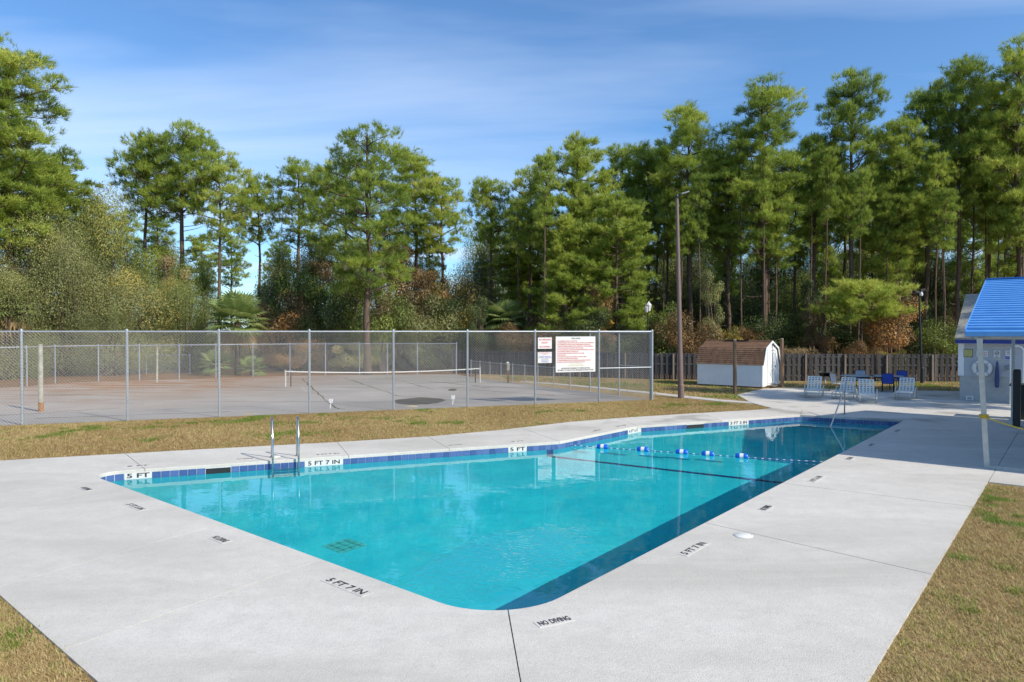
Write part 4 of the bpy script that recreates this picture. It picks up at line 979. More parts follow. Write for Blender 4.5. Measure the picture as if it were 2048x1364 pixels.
MB().lathe([(0.012, 0.06), (0.03, 0.0), (0.07, -0.35), (0.085, -0.8), (0.07, -1.05), (0.03, -1.08)], (0, 0, 0), 10).build('canopy', 'umbrella_cloth', um, 'auto')
MB().tube([(0, 0, -1.05), (0, 0, -1.25)], 0.018, 8).build('pole', 'galvanized', um)
a_, z_ = fw(2016, 735); p = Vector((bw0.x, bw0.y, 0)) + B(a_, -0.06, z_); mt = empty('wall_meter', 'small round grey meter fixed to the siding', 'meter', loc=tuple(p))
MB().lathe([(0.09, 0), (0.09, .05), (0.07, .09), (0.01, .10)], (0, 0, 0), 14, (V, ZUP, NF)).build('dial', 'lamp_grey', mt, 'auto'); MB().box(NF * -.03, (.24, .05, .24), (V, U, ZUP)).build('backplate', 'galvanized', mt)
a_, z_ = fw(2037, 690); p0 = Vector((bw0.x, bw0.y, 0)) + B(a_, -0.9, 0.0); sh = empty('shower_pipe', 'white arched pipe standing in front of the pool house wall', 'pipe', loc=tuple(p0))
zt = zat(2037, 692, p0); m = MB(); rA = 0.21; m.tube([-V * rA, -V * rA + ZUP * (zt - rA)] + [V * (-rA * math.cos(k * math.pi / 10)) + ZUP * (zt - rA + rA * math.sin(k * math.pi / 10)) for k in range(1, 10)] + [V * rA + ZUP * (zt - rA), V * rA + ZUP * 0.0], 0.032, 10); m.build('arch', 'white_paint', sh, True)
for s in (-1, 1): MB().lathe([(0.08, 0), (0.08, .02), (0.045, .03)], tuple(V * rA * s), 12).build('flange', 'white_paint', sh)

# ---------- carport with blue ribbed roof
cp = empty('carport', 'open carport with a ribbed blue metal roof on white square posts', 'carport', loc=(post1.x, post1.y, 0))
span = (v2(post2) - v2(post1)).length; CU = Vector((*(v2(post2) - v2(post1)).normalized(), 0)); CV = Vector((CU.y, -CU.x, 0))
def K(a, b, z): return CV * a + CU * b + ZUP * z               # a along the eave to the right, b across the span
ez_c = 2.84; EZ, RZ = 2.99, 4.40; ridge_z = RZ - .12; over = 0.12; CLEN = 11.0
def post_c(a, b, w=0.095):
    m = MB(); m.box(K(a, b, ez_c / 2), (w, w, ez_c + .02), (CV, CU, ZUP)); po = m.build('post', 'white_post', cp, False, 0.006)
    m = MB(); m.box(K(a, b, 0.012), (w * 2.0, w * 2.0, 0.02), (CV, CU, ZUP)); m.build('base_plate', 'galvanized', po)
# the first post leans a little, as in life
m = MB(); top_l = at(1959, 672, post1.y) - Vector((post1.x, post1.y, 0)); top_l.z = ez_c + 0.0; wq = 0.05
m.add([K(sx * wq, sy * wq, 0.0) for sx, sy in ((-1, -1), (1, -1), (1, 1), (-1, 1))] + [top_l + K(sx * wq, sy * wq, 0) for sx, sy in ((-1, -1), (1, -1), (1, 1), (-1, 1))], [(3, 2, 1, 0), (4, 5, 6, 7), (0, 1, 5, 4), (1, 2, 6, 5), (2, 3, 7, 6), (3, 0, 4, 7)])
m.build('post', 'white_post', cp, False, 0.006)
post_c(0, span)
for a in (3.6, 7.2, 10.6): post_c(a, 0); post_c(a, span)
m = MB(); m.box(K(CLEN / 2, 0, 0.03), (CLEN + .1, 0.07, 0.06), (CV, CU, ZUP)); m.build('base_rail', 'white_post', cp)
for b in (0, span):
    m = MB(); m.box(K(CLEN / 2 - .1, b, ez_c + 0.04), (CLEN + .3, 0.07, 0.08), (CV, CU, ZUP)); m.build('eave_beam', 'white_post', cp)
for a in (0.0, 3.6, 7.2, 10.6):
    for s in (0, 1):
        b0, b1 = (0, span / 2) if s == 0 else (span, span / 2); p, q = K(a, b0, ez_c + .06), K(a, b1, ridge_z - .06); t = (q - p).normalized(); m = MB(); m.box((p + q) / 2, ((q - p).length, 0.06, 0.06), (t, CV, t.cross(CV))); m.build('rafter', 'white_post', cp)
    m = MB(); m.box(K(a, span / 2, ez_c + .62), (span * .55, .05, .05), (CU, CV, ZUP)); m.build('tie_beam', 'white_post', cp)
a0r = -0.40
for s in (0, 1):
    slope = (ridge_z - ez_c) / (span / 2); sgn = 1 if s == 0 else -1; bb0 = -over if s == 0 else span + over
    ze = EZ; run = span / 2 + over; L = math.hypot(run, ridge_z + .12 - ze); d = (CU * sgn * run + ZUP * (ridge_z + .12 - ze)) / L; N = d.cross(CV); N = N if N.z > 0 else -N
    o0 = K(0, bb0, ze); prof_ = []; pitch = 0.235; k = 0; t = 0.0
    while t < L - .05:                                     # ribs run along the eave
        prof_ += [(t, 0.0), (t + pitch * .52, 0.0), (t + pitch * .60, 0.06), (t + pitch * .90, 0.06)]; t += pitch
    prof_.append((L, 0.0)); m = MB(); n = len(prof_)
    m.add([o0 + CV * a0r + d * a + N * h for a, h in prof_] + [o0 + CV * (CLEN + .4) + d * a + N * h for a, h in prof_], [(i, i + 1, n + i + 1, n + i) for i in range(n - 1)])
    o = m.build('roof_sheet', 'roof_blue', cp); md = o.modifiers.new('thick', 'SOLIDIFY'); md.thickness = 0.012; md.offset = -1
    m = MB(); m.box(o0 + CV * (CLEN / 2) - ZUP * .045 - CU * sgn * .01, (CLEN + .80, 0.03, 0.10), (CV, CU, ZUP)); m.build('eave_trim', 'roof_blue', cp)
    m = MB(); m.box(o0 + CV * (a0r - .012) + d * (L / 2) + N * .0, (L, 0.02, 0.14), (d, CV, N)); m.build('rake_trim', 'roof_blue', cp)
m = MB(); m.tube([K(a0r, span / 2, ridge_z + .13), K(CLEN + .4, span / 2, ridge_z + .13)], 0.07, 10); m.build('ridge_cap', 'roof_blue', cp)
# yellow rope tied to the first post
ra = gp(1966, 833, 0); ya = at(1967, 833, post1.y - 0.06); yb = Vector((post1.x, post1.y, 0)) + K(3.6, -0.06, 0.8)
yr = empty('yellow_rope', 'yellow rope tied round the carport post and slung to the right', 'rope', loc=tuple(ya))
m = MB(); m.tube([(yb - ya) * (k / 14) - ZUP * (0.25 * (1 - (2 * k / 14 - 1) ** 2)) for k in range(15)], 0.013, 6); m.build('line', 'rope_yellow', yr, True)
for q in range(3):
    m = MB(); cc = Vector((post1.x, post1.y, 0)) + (top_l * ((ya.z) / ez_c)) - ya; cc.z = 0.03 * q - .03
    m.tube([cc + (CV * math.cos(k * math.pi / 6) + CU * math.sin(k * math.pi / 6)) * 0.082 for k in range(13)], 0.013, 6); m.build('coil', 'rope_yellow', yr, True)
# dark things at the frame edge
b = gp(2033, 853); r_ = empty('black_post', 'square black timber post standing at the far carport corner', 'post', loc=tuple(b)); zt = zat(2033, 740.5, b)
MB().box((0, 0, zt / 2), (0.20, 0.20, zt), (CV, CU, ZUP)).build('shaft', 'black_metal', r_, False, .01); MB().box((0, 0, zt + .015), (0.16, 0.16, 0.03), (CV, CU, ZUP)).build('cap', 'black_metal', r_)
b = gp(2046, 838); r_ = empty('waste_bin', 'dark green wheeled bin with a lid beside the black post', 'bin', loc=tuple(b)); zt = zat(2040, 772, b)
m = MB(); m.add([K(sx * .25, sy * .28, 0.06) for sx, sy in ((-1, -1), (1, -1), (1, 1), (-1, 1))] + [K(sx * .32, sy * .36, zt) for sx, sy in ((-1, -1), (1, -1), (1, 1), (-1, 1))], [(3, 2, 1, 0), (4, 5, 6, 7), (0, 1, 5, 4), (1, 2, 6, 5), (2, 3, 7, 6), (3, 0, 4, 7)]); m.build('body', 'dark_bin', r_, False, .02)
m = MB(); m.box(K(0, 0, zt + .04), (0.74, 0.84, 0.07), (CV, CU, ZUP)); m.build('lid', 'dark_bin', r_, False, .02)
MB().tube([K(-.3, .42, zt - .05), K(.3, .42, zt - .05)], .018, 8).build('handle', 'dark_bin', r_)
for s in (-1, 1): MB().lathe([(0.11, -.03), (0.11, .03)], tuple(K(s * .24, .3, .11)), 14, (CU, ZUP, CV)).build('wheel', 'black_metal', r_)

# ---------- pool ladder
def on_pool(t): p = inner.at(t); return Vector((p.x, p.y, 0))
lt0, lt1 = inner.near(gp(546, 925)), inner.near(gp(598, 921)); la, lb = on_pool(lt0), on_pool(lt1); lp, LX, LN = wall_frame((lt0 + lt1) / 2)
lad = empty('pool_ladder', 'stainless steel pool ladder with two bent handrails at the far edge', 'ladder', loc=tuple(lp)); hw = (lb - la).length / 2
ltop = 0.98
for s in (-1, 1):
    c = LX * hw * s
    pts = [c + LN * 0.13 - ZUP * 1.0, c + LN * 0.13 - ZUP * 0.1, c + LN * 0.125 + ZUP * 0.42, c + LN * 0.06 + ZUP * 0.56, c - LN * 0.10 + ZUP * (ltop - .06), c - LN * 0.135 + ZUP * (ltop - .01), c - LN * 0.18 + ZUP * (ltop - .015), c - LN * 0.22 + ZUP * (ltop - .08), c - LN * 0.36 + ZUP * 0.30, c - LN * 0.40 + ZUP * 0.18, c - LN * 0.40 - ZUP * 0.02]
    r_ = MB(); r_.tube(pts, 0.024, 12); ro = r_.build('handrail', 'stainless', lad, True)
    MB().lathe([(0.055, 0.0), (0.055, 0.014), (0.03, 0.03)], tuple(c - LN * .40), 14).build('escutcheon', 'stainless', ro, 'auto')
for z in (-0.215, -0.50, -0.80):
    m = MB(); m.box(LN * 0.13 + ZUP * z, (hw * 2 - .03, 0.085, 0.028), (LX, LN, ZUP)); m.build('tread', 'stainless' if z < -.3 else 'lamp_grey', lad, False, .008)
# grab rail at the shallow steps
hb = gp(1689, 829); r_ = empty('step_handrail', 'bent stainless handrail leading down the steps at the shallow end', 'handrail', loc=tuple(hb))
ht = zat(1686, 778, hb); wp = gp(1661, 853.5, WATER_Z) - hb; wp.z = WATER_Z; dn = Vector((wp.x, wp.y, 0)).normalized()
low = wp + (wp - (dn * .12 + ZUP * ht)).normalized() * 0.55
m = MB(); m.tube([Vector((0, 0, -.02)), ZUP * (ht - .16), dn * .02 + ZUP * (ht - .06), dn * .07 + ZUP * (ht - .005), dn * .14 + ZUP * (ht - .02), dn * .20 + ZUP * (ht - .09), wp, low], 0.024, 12); m.build('rail', 'stainless', r_, True)
MB().lathe([(0.055, 0), (0.055, .014), (0.03, .03)], (0, 0, 0), 14).build('escutcheon', 'stainless', r_, 'auto')
# ---------- rope with floats
r3a, r3b = Vector((rope_a.x, rope_a.y, WATER_Z + .03)), Vector((rope_b.x, rope_b.y, WATER_Z + .03)); rp = empty('float_rope', 'blue and white safety rope strung across the pool with five floats', 'rope', loc=tuple(r3a))
rv = r3b - r3a; RL_ = rv.length; rdn = rv / RL_; rn_ = Vector((-rdn.y, rdn.x, 0))
def rope_pt(f): return rv * f + ZUP * (-0.012 + 0.03 * (2 * f - 1) ** 4) + rn_ * (0.05 * math.sin(f * 5))
nseg = 120; m1, m2 = MB(), MB()
for k in range(nseg):
    p, q = rope_pt(k / nseg), rope_pt((k + 1) / nseg); (m1 if k % 3 else m2).tube([p, q], 0.010, 6)
tag(m1.build('blue_strand', 'rope_blue', rp), kind='stuff'); tag(m2.build('white_strand', 'rope_white', rp), kind='stuff')
for (x, y) in ((1206, 895), (1284, 902), (1361, 909), (1412, 916), (1481, 922.5)):
    p = gp(x, y, WATER_Z + .02); f = (p - r3a).dot(rdn) / RL_; c = rope_pt(f) + ZUP * .015
    ax = (rdn.cross(ZUP).normalized(), ZUP, rdn); fo = MB(); fo.lathe([(0.02, -.155), (0.06, -.15), (0.083, -.12), (0.083, -.052)], tuple(c), 16, ax); fo.lathe([(0.083, .052), (0.083, .12), (0.06, .15), (0.02, .155)], tuple(c), 16, ax); fo = fo.build('float', 'float_blue', rp, 'auto')
    MB().lathe([(0.07, -.052), (0.078, -.045), (0.078, .045), (0.07, .052)], tuple(c), 16, ax).build('white_band', 'vinyl_white', fo, 'auto')
MB().lathe([(0.03, -.03), (0.045, 0), (0.03, .03)], (0, 0, 0.0), 12).build('wall_hook', 'stainless', rp, 'auto')

# ---------- deck lids and painted depth markers
def lid(x, y, r, label):
    p = gp(x, y); o = empty('skimmer_lid', label, 'lid', loc=(p.x, p.y, 0.002)); MB().lathe([(r, 0), (r, 0.006), (r * .96, 0.010), (0.01, 0.011)], (0, 0, 0), 28).build('cover', 'vinyl_white', o, 'auto')
    for s in (-1, 1): MB().lathe([(r * .07, .0105), (r * .06, .013)], (s * r * .85, 0, 0), 8).build('screw', 'rust', o)
lid(1487, 1071.5, 0.135, 'round white skimmer lid set in the deck joint beside the pool edge'); lid(550, 913.5, 0.13, 'round white skimmer lid in the deck near the ladder')
def deck_mark(x, y, edge_dir, txt, w, h, label, worn=False, flip=1):
    p = gp(x, y); X = Vector((*edge_dir, 0)).normalized() * flip; Y = ZUP.cross(X)
    r_ = empty('deck_marker', label, 'marker', loc=(p.x, p.y, 0.0)); m = MB(); m.box(ZUP * .0025, (w, h, 0.005), (X, Y, ZUP)); m.build('tile', 'marker_worn' if worn else 'marker_white', r_)
    lettering(txt, h * .92, 'paint_black', r_, ZUP * .0055, X, Y, w * .86, 0.002)
LD = (POOL[5] - POOL[0]).normalized(); RD = (POOL[4] - POOL[5]).normalized(); FDs = (POOL[1] - POOL[0]).normalized()
tn = ((near_corner - P5).normalized()); nd_dir = Vector((1.0, 0.30)).normalized()
deck_mark(692, 1173, LD, '5 FT 7 IN', 0.80, 0.165, 'worn tile reading 5 FT 7 IN on the deck by the left pool edge', True)
deck_mark(271, 1014, LD, '5 FT 0 IN', 0.66, 0.15, 'faded depth marker near the rounded far corner of the pool', True)
deck_mark(440, 1079, LD, 'NO DIVING', 0.42, 0.16, 'small dark no diving marker between two deck joints', True)
deck_mark(172, 978, LD, 'NO DIVING', 0.40, 0.16, 'small dark marker on the deck outside the rounded pool corner', True)
deck_mark(1109, 1243, RD.lerp(nd_dir, 0.75), 'NO DIVING', 0.42, 0.15, 'white tile reading NO DIVING by the near rounded pool corner')
deck_mark(1388, 1097, RD, '5 FT 7 IN', 0.74, 0.16, 'tile reading 5 FT 7 IN by the deck joint with the round lid', True)
deck_mark(1532, 1016, RD, 'NO DIVING', 0.40, 0.165, 'small dark no diving marker beyond the round lid', True)
deck_mark(1632, 958, RD, '4 FT 6 IN', 0.72, 0.155, 'depth tile level with the floating rope end', True)
deck_mark(1700, 917, RD, 'NO DIVING', 0.40, 0.16, 'small marker at the edge of the carport shade', True)
deck_mark(1744, 890, RD, '4 FT', 0.6, 0.15, 'worn depth marker in the carport shade', True)
deck_mark(1795, 862, RD, '3 FT 3 IN', 0.62, 0.15, 'worn depth marker near the shallow end steps', True)
deck_mark(276, 932, FDs, '5 FT', 0.5, 0.15, 'faint marker on the far deck behind the first 5 FT tile', True)
deck_mark(490, 918, FDs, 'NO DIVING', 0.42, 0.14, 'faint marker on the far deck left of the ladder', True)
deck_mark(656, 908.5, FDs, '5 FT 7 IN', 0.62, 0.15, 'faint depth marker on the far deck right of the ladder', True)
deck_mark(912, 890.5, FDs, 'NO DIVING', 0.42, 0.14, 'faint no diving marker on the far deck by a joint', True)
deck_mark(1036, 883, FDs, '5 FT', 0.42, 0.14, 'faint marker behind the 5 FT tile near the pool bend', True)
deck_mark(1195, 861, (POOL[2] - POOL[1]), 'NO DIVING', 0.42, 0.15, 'faint marker on the deck past the pool bend', True)
deck_mark(1243, 852, (POOL[2] - POOL[1]), '4 FT 6 IN', 0.62, 0.15, 'faint depth marker on the deck behind the second pool bend', True)

# ---------- sun loungers
def lounger(x, y, ang, label):
    p = gp(x, y); r_ = empty('sun_lounger', label, 'sun lounger', 'strap loungers on the patio', loc=(p.x, p.y, 0)); r_.rotation_euler = (0, 0, ang); return r_
# local: +X to the foot end, Y across, origin under the hinge
W2, SZ = 0.31, 0.29; BA = math.radians(61); BLn = 0.69; SLn = 1.12
first = lounger(1668, 800, 0, 'tmp')
for s in (-1, 1):
    y = s * W2
    MB().tube([(-0.02, y, SZ), (SLn - .12, y, SZ), (SLn - .02, y, SZ - .03), (SLn + .02, y, SZ - .12), (SLn - .02, y, 0.10), (SLn - .12, y, 0.02), (SLn - .28, y, 0.02)], 0.018, 8).build('side_rail', 'frame_cream', first, True)
    MB().tube([(0, y * .94, SZ), (-math.cos(BA) * BLn, y * .94, SZ + math.sin(BA) * BLn)], 0.016, 8).build('back_rail', 'frame_cream', first, True)
    arch = [(0.30, s * (W2 + .05), 0.0), (0.28, s * (W2 + .07), 0.20), (0.20, s * (W2 + .085), 0.40), (0.06, s * (W2 + .09), 0.50), (-0.12, s * (W2 + .09), 0.49), (-0.26, s * (W2 + .08), 0.36), (-0.34, s * (W2 + .06), 0.16), (-0.38, s * (W2 + .05), 0.0)]
    MB().tube(arch, 0.019, 8).build('arm_leg', 'frame_cream', first, True)
for (q, z) in (((SLn - .0), SZ - .08), (SLn - .28, 0.02)): MB().tube([(q, -W2, z), (q, W2, z)], 0.016, 8).build('crossbar', 'frame_cream', first, True)
tp_ = (-math.cos(BA) * BLn, SZ + math.sin(BA) * BLn); MB().tube([(tp_[0], -W2 * .94, tp_[1]), (tp_[0], W2 * .94, tp_[1])], 0.016, 8).build('crossbar', 'frame_cream', first, True)
MB().tube([(0.0, -W2 - .06, SZ - .015), (0.0, W2 + .06, SZ - .015)], 0.016, 8).build('crossbar', 'frame_cream', first, True)
MB().tube([(-0.28, -W2 * .9, SZ + .46), (-.34, -W2 * .9, 0.20), (-.34, W2 * .9, 0.20), (-.28, W2 * .9, SZ + .46)], 0.011, 8).build('back_prop', 'frame_cream', first)
bx = Vector((-math.cos(BA), 0, math.sin(BA))); bn = Vector((math.sin(BA), 0, math.cos(BA)))
for k in range(8):
    m = MB(); m.box(Vector((0, 0, SZ)) + bx * (0.035 + k * 0.089) + bn * .018, (0.042, W2 * 1.94, 0.006), (bx, Vector((0, 1, 0)), bn)); m.build('strap', 'vinyl_white', first)
for k in range(5):
    m = MB(); m.box(Vector((0, (k - 2) * 0.134, SZ)) + bx * (BLn / 2) + bn * .024, (BLn - .02, 0.060, 0.005), (bx, Vector((0, 1, 0)), bn)); m.build('strap', 'vinyl_white', first)
for k in range(12):
    m = MB(); m.box((0.05 + k * 0.089, 0, SZ + .018), (0.056, W2 * 2.06, 0.006)); m.build('strap', 'vinyl_white', first)
for k in range(5):
    m = MB(); m.box((SLn / 2 - .02, (k - 2) * 0.122, SZ + .012), (SLn - .06, 0.05, 0.004)); m.build('strap', 'vinyl_white', first)
LG = [((1628, 792), 'white strap lounger on the sunlit patio next to the shed side'), ((1693, 795), 'white strap lounger half shaded behind the stainless handrail'), ((1733, 801), 'white strap lounger with its tall back just behind the pool steps'), ((1812, 796), 'white strap lounger standing alone nearest the pump house')]
for i, (pp, lab) in enumerate(LG):
    o = first if i == 0 else copy_tree(first); p = gp(*pp); o.location = (p.x, p.y, 0); o['label'] = lab
    o.rotation_euler = (0, 0, math.atan2(-0.86, -0.50) + (0.02, -0.20, 0.10, -0.16)[i])
# ---------- tables and chairs
def table(x, y, r, label):
    p = gp(x, y); r_ = empty('patio_table', label, 'table', 'patio tables', loc=(p.x, p.y, 0)); H_ = 0.76
    MB().lathe([(r * .97, H_ - .025), (r, H_ - .02), (r, H_), (r * .98, H_ + .006), (.01, H_ + .006)], (0, 0, 0), 36).build('top', 'table_top', r_, 'auto')
    for k in range(4):
        c = math.pi / 4 + k * math.pi / 2; MB().tube([(math.cos(c) * r * .78, math.sin(c) * r * .78, 0), (math.cos(c) * r * .66, math.sin(c) * r * .66, H_ - .03)], .02, 8).build('leg', 'black_metal', r_, True)
    MB().lathe([(r * .64, H_ - .10), (r * .66, H_ - .10), (r * .66, H_ - .06), (r * .64, H_ - .06)], (0, 0, 0), 28).build('apron', 'black_metal', r_)
table(1715, 780.5, 0.78, 'round patio table with a pale blue top nearer the shed'); table(1772, 781.5, 0.80, 'round patio table with a pale blue top nearer the lamp post')
def chair(x, y, ang, mat, label):
    p = gp(x, y); r_ = empty('patio_chair', label, 'chair', loc=(p.x, p.y, 0)); r_.rotation_euler = (0, 0, ang)
    for s in (-1, 1):
        y_ = s * .25
        MB().tube([(.24, y_, 0), (.22, y_, .42), (.20, y_, .60), (.12, y_, .64), (-.22, y_, .63)], .014, 6).build('arm_leg', 'black_metal', r_, True)
        MB().tube([(-.32, y_, 0), (-.22, y_, .40), (-.30, y_, .92)], .014, 6).build('rear_leg', 'black_metal', r_, True)
    MB().box((0, 0, .41), (.46, .47, .02)).build('seat', mat, r_, False, .006)
    ax = (Vector((-.15, 0, .99)).normalized(), Vector((0, 1, 0)), Vector((.99, 0, .15)).normalized())
    MB().box((-.262, 0, .68), (.46, .47, .015), ax).build('backrest', mat, r_, False, .006)
    MB().tube([(-.30, -.25, .92), (-.30, .25, .92)], .014, 6).build('top_rail', 'black_metal', r_, True); MB().tube([(.22, -.25, .38), (.22, .25, .38)], .012, 6).build('stretcher', 'black_metal', r_, True)
    return r_
chair(1676, 783, 0.15, 'sling_grey', 'pale sling patio chair seen side on at the table end'); chair(1722, 775.5, -1.9, 'sling_grey', 'pale grey sling chair pushed in behind the tables')
chair(1776, 783.5, 1.0, 'sling_blue', 'blue sling chair with its back to the pool at the table'); chair(1800, 776.5, -2.4, 'sling_blue', 'blue sling chair on the fence side of the table')
# ---------- park grill
b = gp(1650, 768.5, -0.05); r_ = empty('park_grill', 'black box charcoal grill on a pale pedestal in the grass', 'grill', loc=tuple(b)); zt = zat(1650, 742, b)
MB().tube([(0, 0, -.05), (0, 0, zt - .25)], .04, 10).build('pedestal', 'white_post', r_, 'auto')
m = MB(); m.box((0, 0, zt - .25), (.44, .40, .02)); m.box((-.21, 0, zt - .14), (.02, .40, .20)); m.box((.21, 0, zt - .14), (.02, .40, .20)); m.box((0, .19, zt - .14), (.40, .02, .20)); m.build('firebox', 'black_metal', r_)
MB().box((0, -.02, zt - .05), (.60, .36, .02)).build('grate', 'black_metal', r_)
for s in (-1, 1): MB().tube([(s * .22, -.1, zt - .02), (s * .42, -.1, zt + .0)], .012, 6).build('handle', 'lamp_grey', r_)

# ================================================================== VEGETATION
def unit(a): return a / np.maximum(1e-9, np.linalg.norm(a, axis=-1, keepdims=True))
def needle_arrays(C, D, S, T, M=16, ln=0.34, wd=0.032, rng=RNG):
    N = len(C); dirs = unit(D[:, None, :] * 0.75 + rng.normal(size=(N, M, 3)) * 0.62 + np.array([0, 0, 0.22]))
    L = (ln * rng.uniform(0.7, 1.2, (N, M)) * S[:, None])[..., None]
    nt = unit(unit(D)[:, None, :] + np.array([0, 0, .35]) + rng.normal(size=(N, M, 3)) * .40); side = unit(np.cross(dirs, nt) + rng.normal(size=(N, M, 3)) * .05) * (wd / 2) * S[:, None, None]
    jit = rng.normal(size=(N, M, 3)) * 0.05
    b = C[:, None, :] + jit; tip = b + dirs * L
    V_ = np.stack([b - side, b + side, tip], axis=2).reshape(-1, 3)
    F_ = np.arange(N * M * 3).reshape(-1, 3)
    tn = np.repeat(np.clip(T[:, None] + rng.normal(size=(N, M)) * 0.08, 0, 1).ravel(), 3)
    return V_, F_, tn
def branch_tubes(paths, radii, n=5):
    m = MB()
    for p, r in zip(paths, radii): m.tube([tuple(q) for q in p], list(r), n, False)
    return m
def pine_proto(seed, h, cb, R, prof, nb=46, lean=0.0, tuft=1.0, r0=0.2, dead=8, up=0.35, clump=9, bottom_round=0.35):
    rng = np.random.default_rng(seed); rd = random.Random(seed)
    z = np.linspace(0, h, 12); wob = np.cumsum(rng.normal(0, 0.035 * h / 20, (12, 2)), axis=0)
    trunk = [(wob[i, 0] + lean * (z[i] / h) ** 1.5, wob[i, 1], z[i]) for i in range(12)]
    tr = [r0 * (1.25 if i == 0 else 1.0) * (1 - 0.86 * (i / 11) ** 1.15) + 0.012 for i in range(12)]
    def tp(zz):
        f = np.clip(zz / h * 11, 0, 10.999); i = int(f); q = f - i; return np.array(trunk[i]) * (1 - q) + np.array(trunk[i + 1]) * q
    paths, rads, C, D, S, T = [trunk], [tr], [], [], [], []
    for k in range(nb):
        s = (k + rng.uniform(0.1, 0.9)) / nb; zz = h * (cb + (0.985 - cb) * s); a = k * 2.39996 + rng.uniform(-.5, .5)
        if prof == 'round': env = math.sqrt(max(0.03, 1 - ((s - bottom_round) / (1.02 - bottom_round if s > bottom_round else bottom_round + .55)) ** 2))
        elif prof == 'cone': env = (1 - s) ** 0.75 * 0.95 + 0.10
        else: env = 0.45 + 0.55 * math.sin(math.pi * min(1, 0.12 + s * 0.88)) if s < 0.6 else (1 - ((s - .6) / .42) ** 2) ** .5 * .95 if s < 1 else .1
        L = R * env * rng.uniform(0.60, 1.10); L = max(L, 0.35)
        el = up * (0.1 + 1.5 * s) + rng.uniform(-.22, .22)
        d0 = np.array([math.cos(a) * math.cos(el), math.sin(a) * math.cos(el), math.sin(el)]); p0 = tp(zz)
        droop = -0.10 * L * (1 - s); side = np.array([-math.sin(a), math.cos(a), 0]) * rng.uniform(-.18, .18) * L
        pts = [p0, p0 + d0 * L * .35 + side * .3, p0 + d0 * L * .7 + side * .8 + np.array([0, 0, droop * .5]), p0 + d0 * L + side + np.array([0, 0, droop + .12 * L])]
        br = 0.016 + 0.020 * L; paths.append(pts); rads.append([br, br * .7, br * .45, br * .18])
        ntw = max(3, int(3 + L * 2.7))
        for j in range(ntw):
            f = rng.uniform(.30, 1.0); i = min(2, int(f * 3)); q = f * 3 - i; b = np.array(pts[i]) * (1 - q) + np.array(pts[i + 1]) * q
            ta = a + rng.uniform(-1.15, 1.15); tl = rng.uniform(.25, .55) * (0.35 + 0.28 * L); te = el * .5 + rng.uniform(-.1, .65)
            td = np.array([math.cos(ta) * math.cos(te), math.sin(ta) * math.cos(te), math.sin(te)]); e = b + td * tl
            if rng.uniform() < .6: paths.append([b, e]); rads.append([br * .3, .008])
            base_t = 0.36 + 0.24 * s + rng.uniform(-.20, .20)
            for w in range(clump):
                c = b + td * tl * rng.uniform(.35, 1.1) + rng.normal(size=3) * np.array([.24, .24, .14])
                C.append(c); D.append(td * .8 + np.array([0, 0, .35])); S.append(tuft * rng.uniform(.75, 1.2)); T.append(base_t + rng.uniform(-.08, .08))
    for k in range(dead):                                   # bare dead limbs under the crown
        zz = h * cb * rng.uniform(.35, 1.0); a = rng.uniform(0, 6.28); L = R * rng.uniform(.12, .45); p0 = tp(zz); d0 = np.array([math.cos(a), math.sin(a), rng.uniform(-.15, .35)])
        paths.append([p0, p0 + d0 * L * .6, p0 + d0 * L + np.array([0, 0, -.08 * L])]); rads.append([.03, .018, .006])
    tm = branch_tubes(paths, rads, 6).mesh('trunk'); tm.materials.append(MATS['bark']); tm.polygons.foreach_set('use_smooth', [True] * len(tm.polygons))
    v, f, t = needle_arrays(np.array(C), np.array(D), np.array(S), np.array(T), 15, rng=rng)
    cm_ = raw_mesh('crown', v, f, t); cm_.materials.append(MATS['needles'])
    return tm, cm_
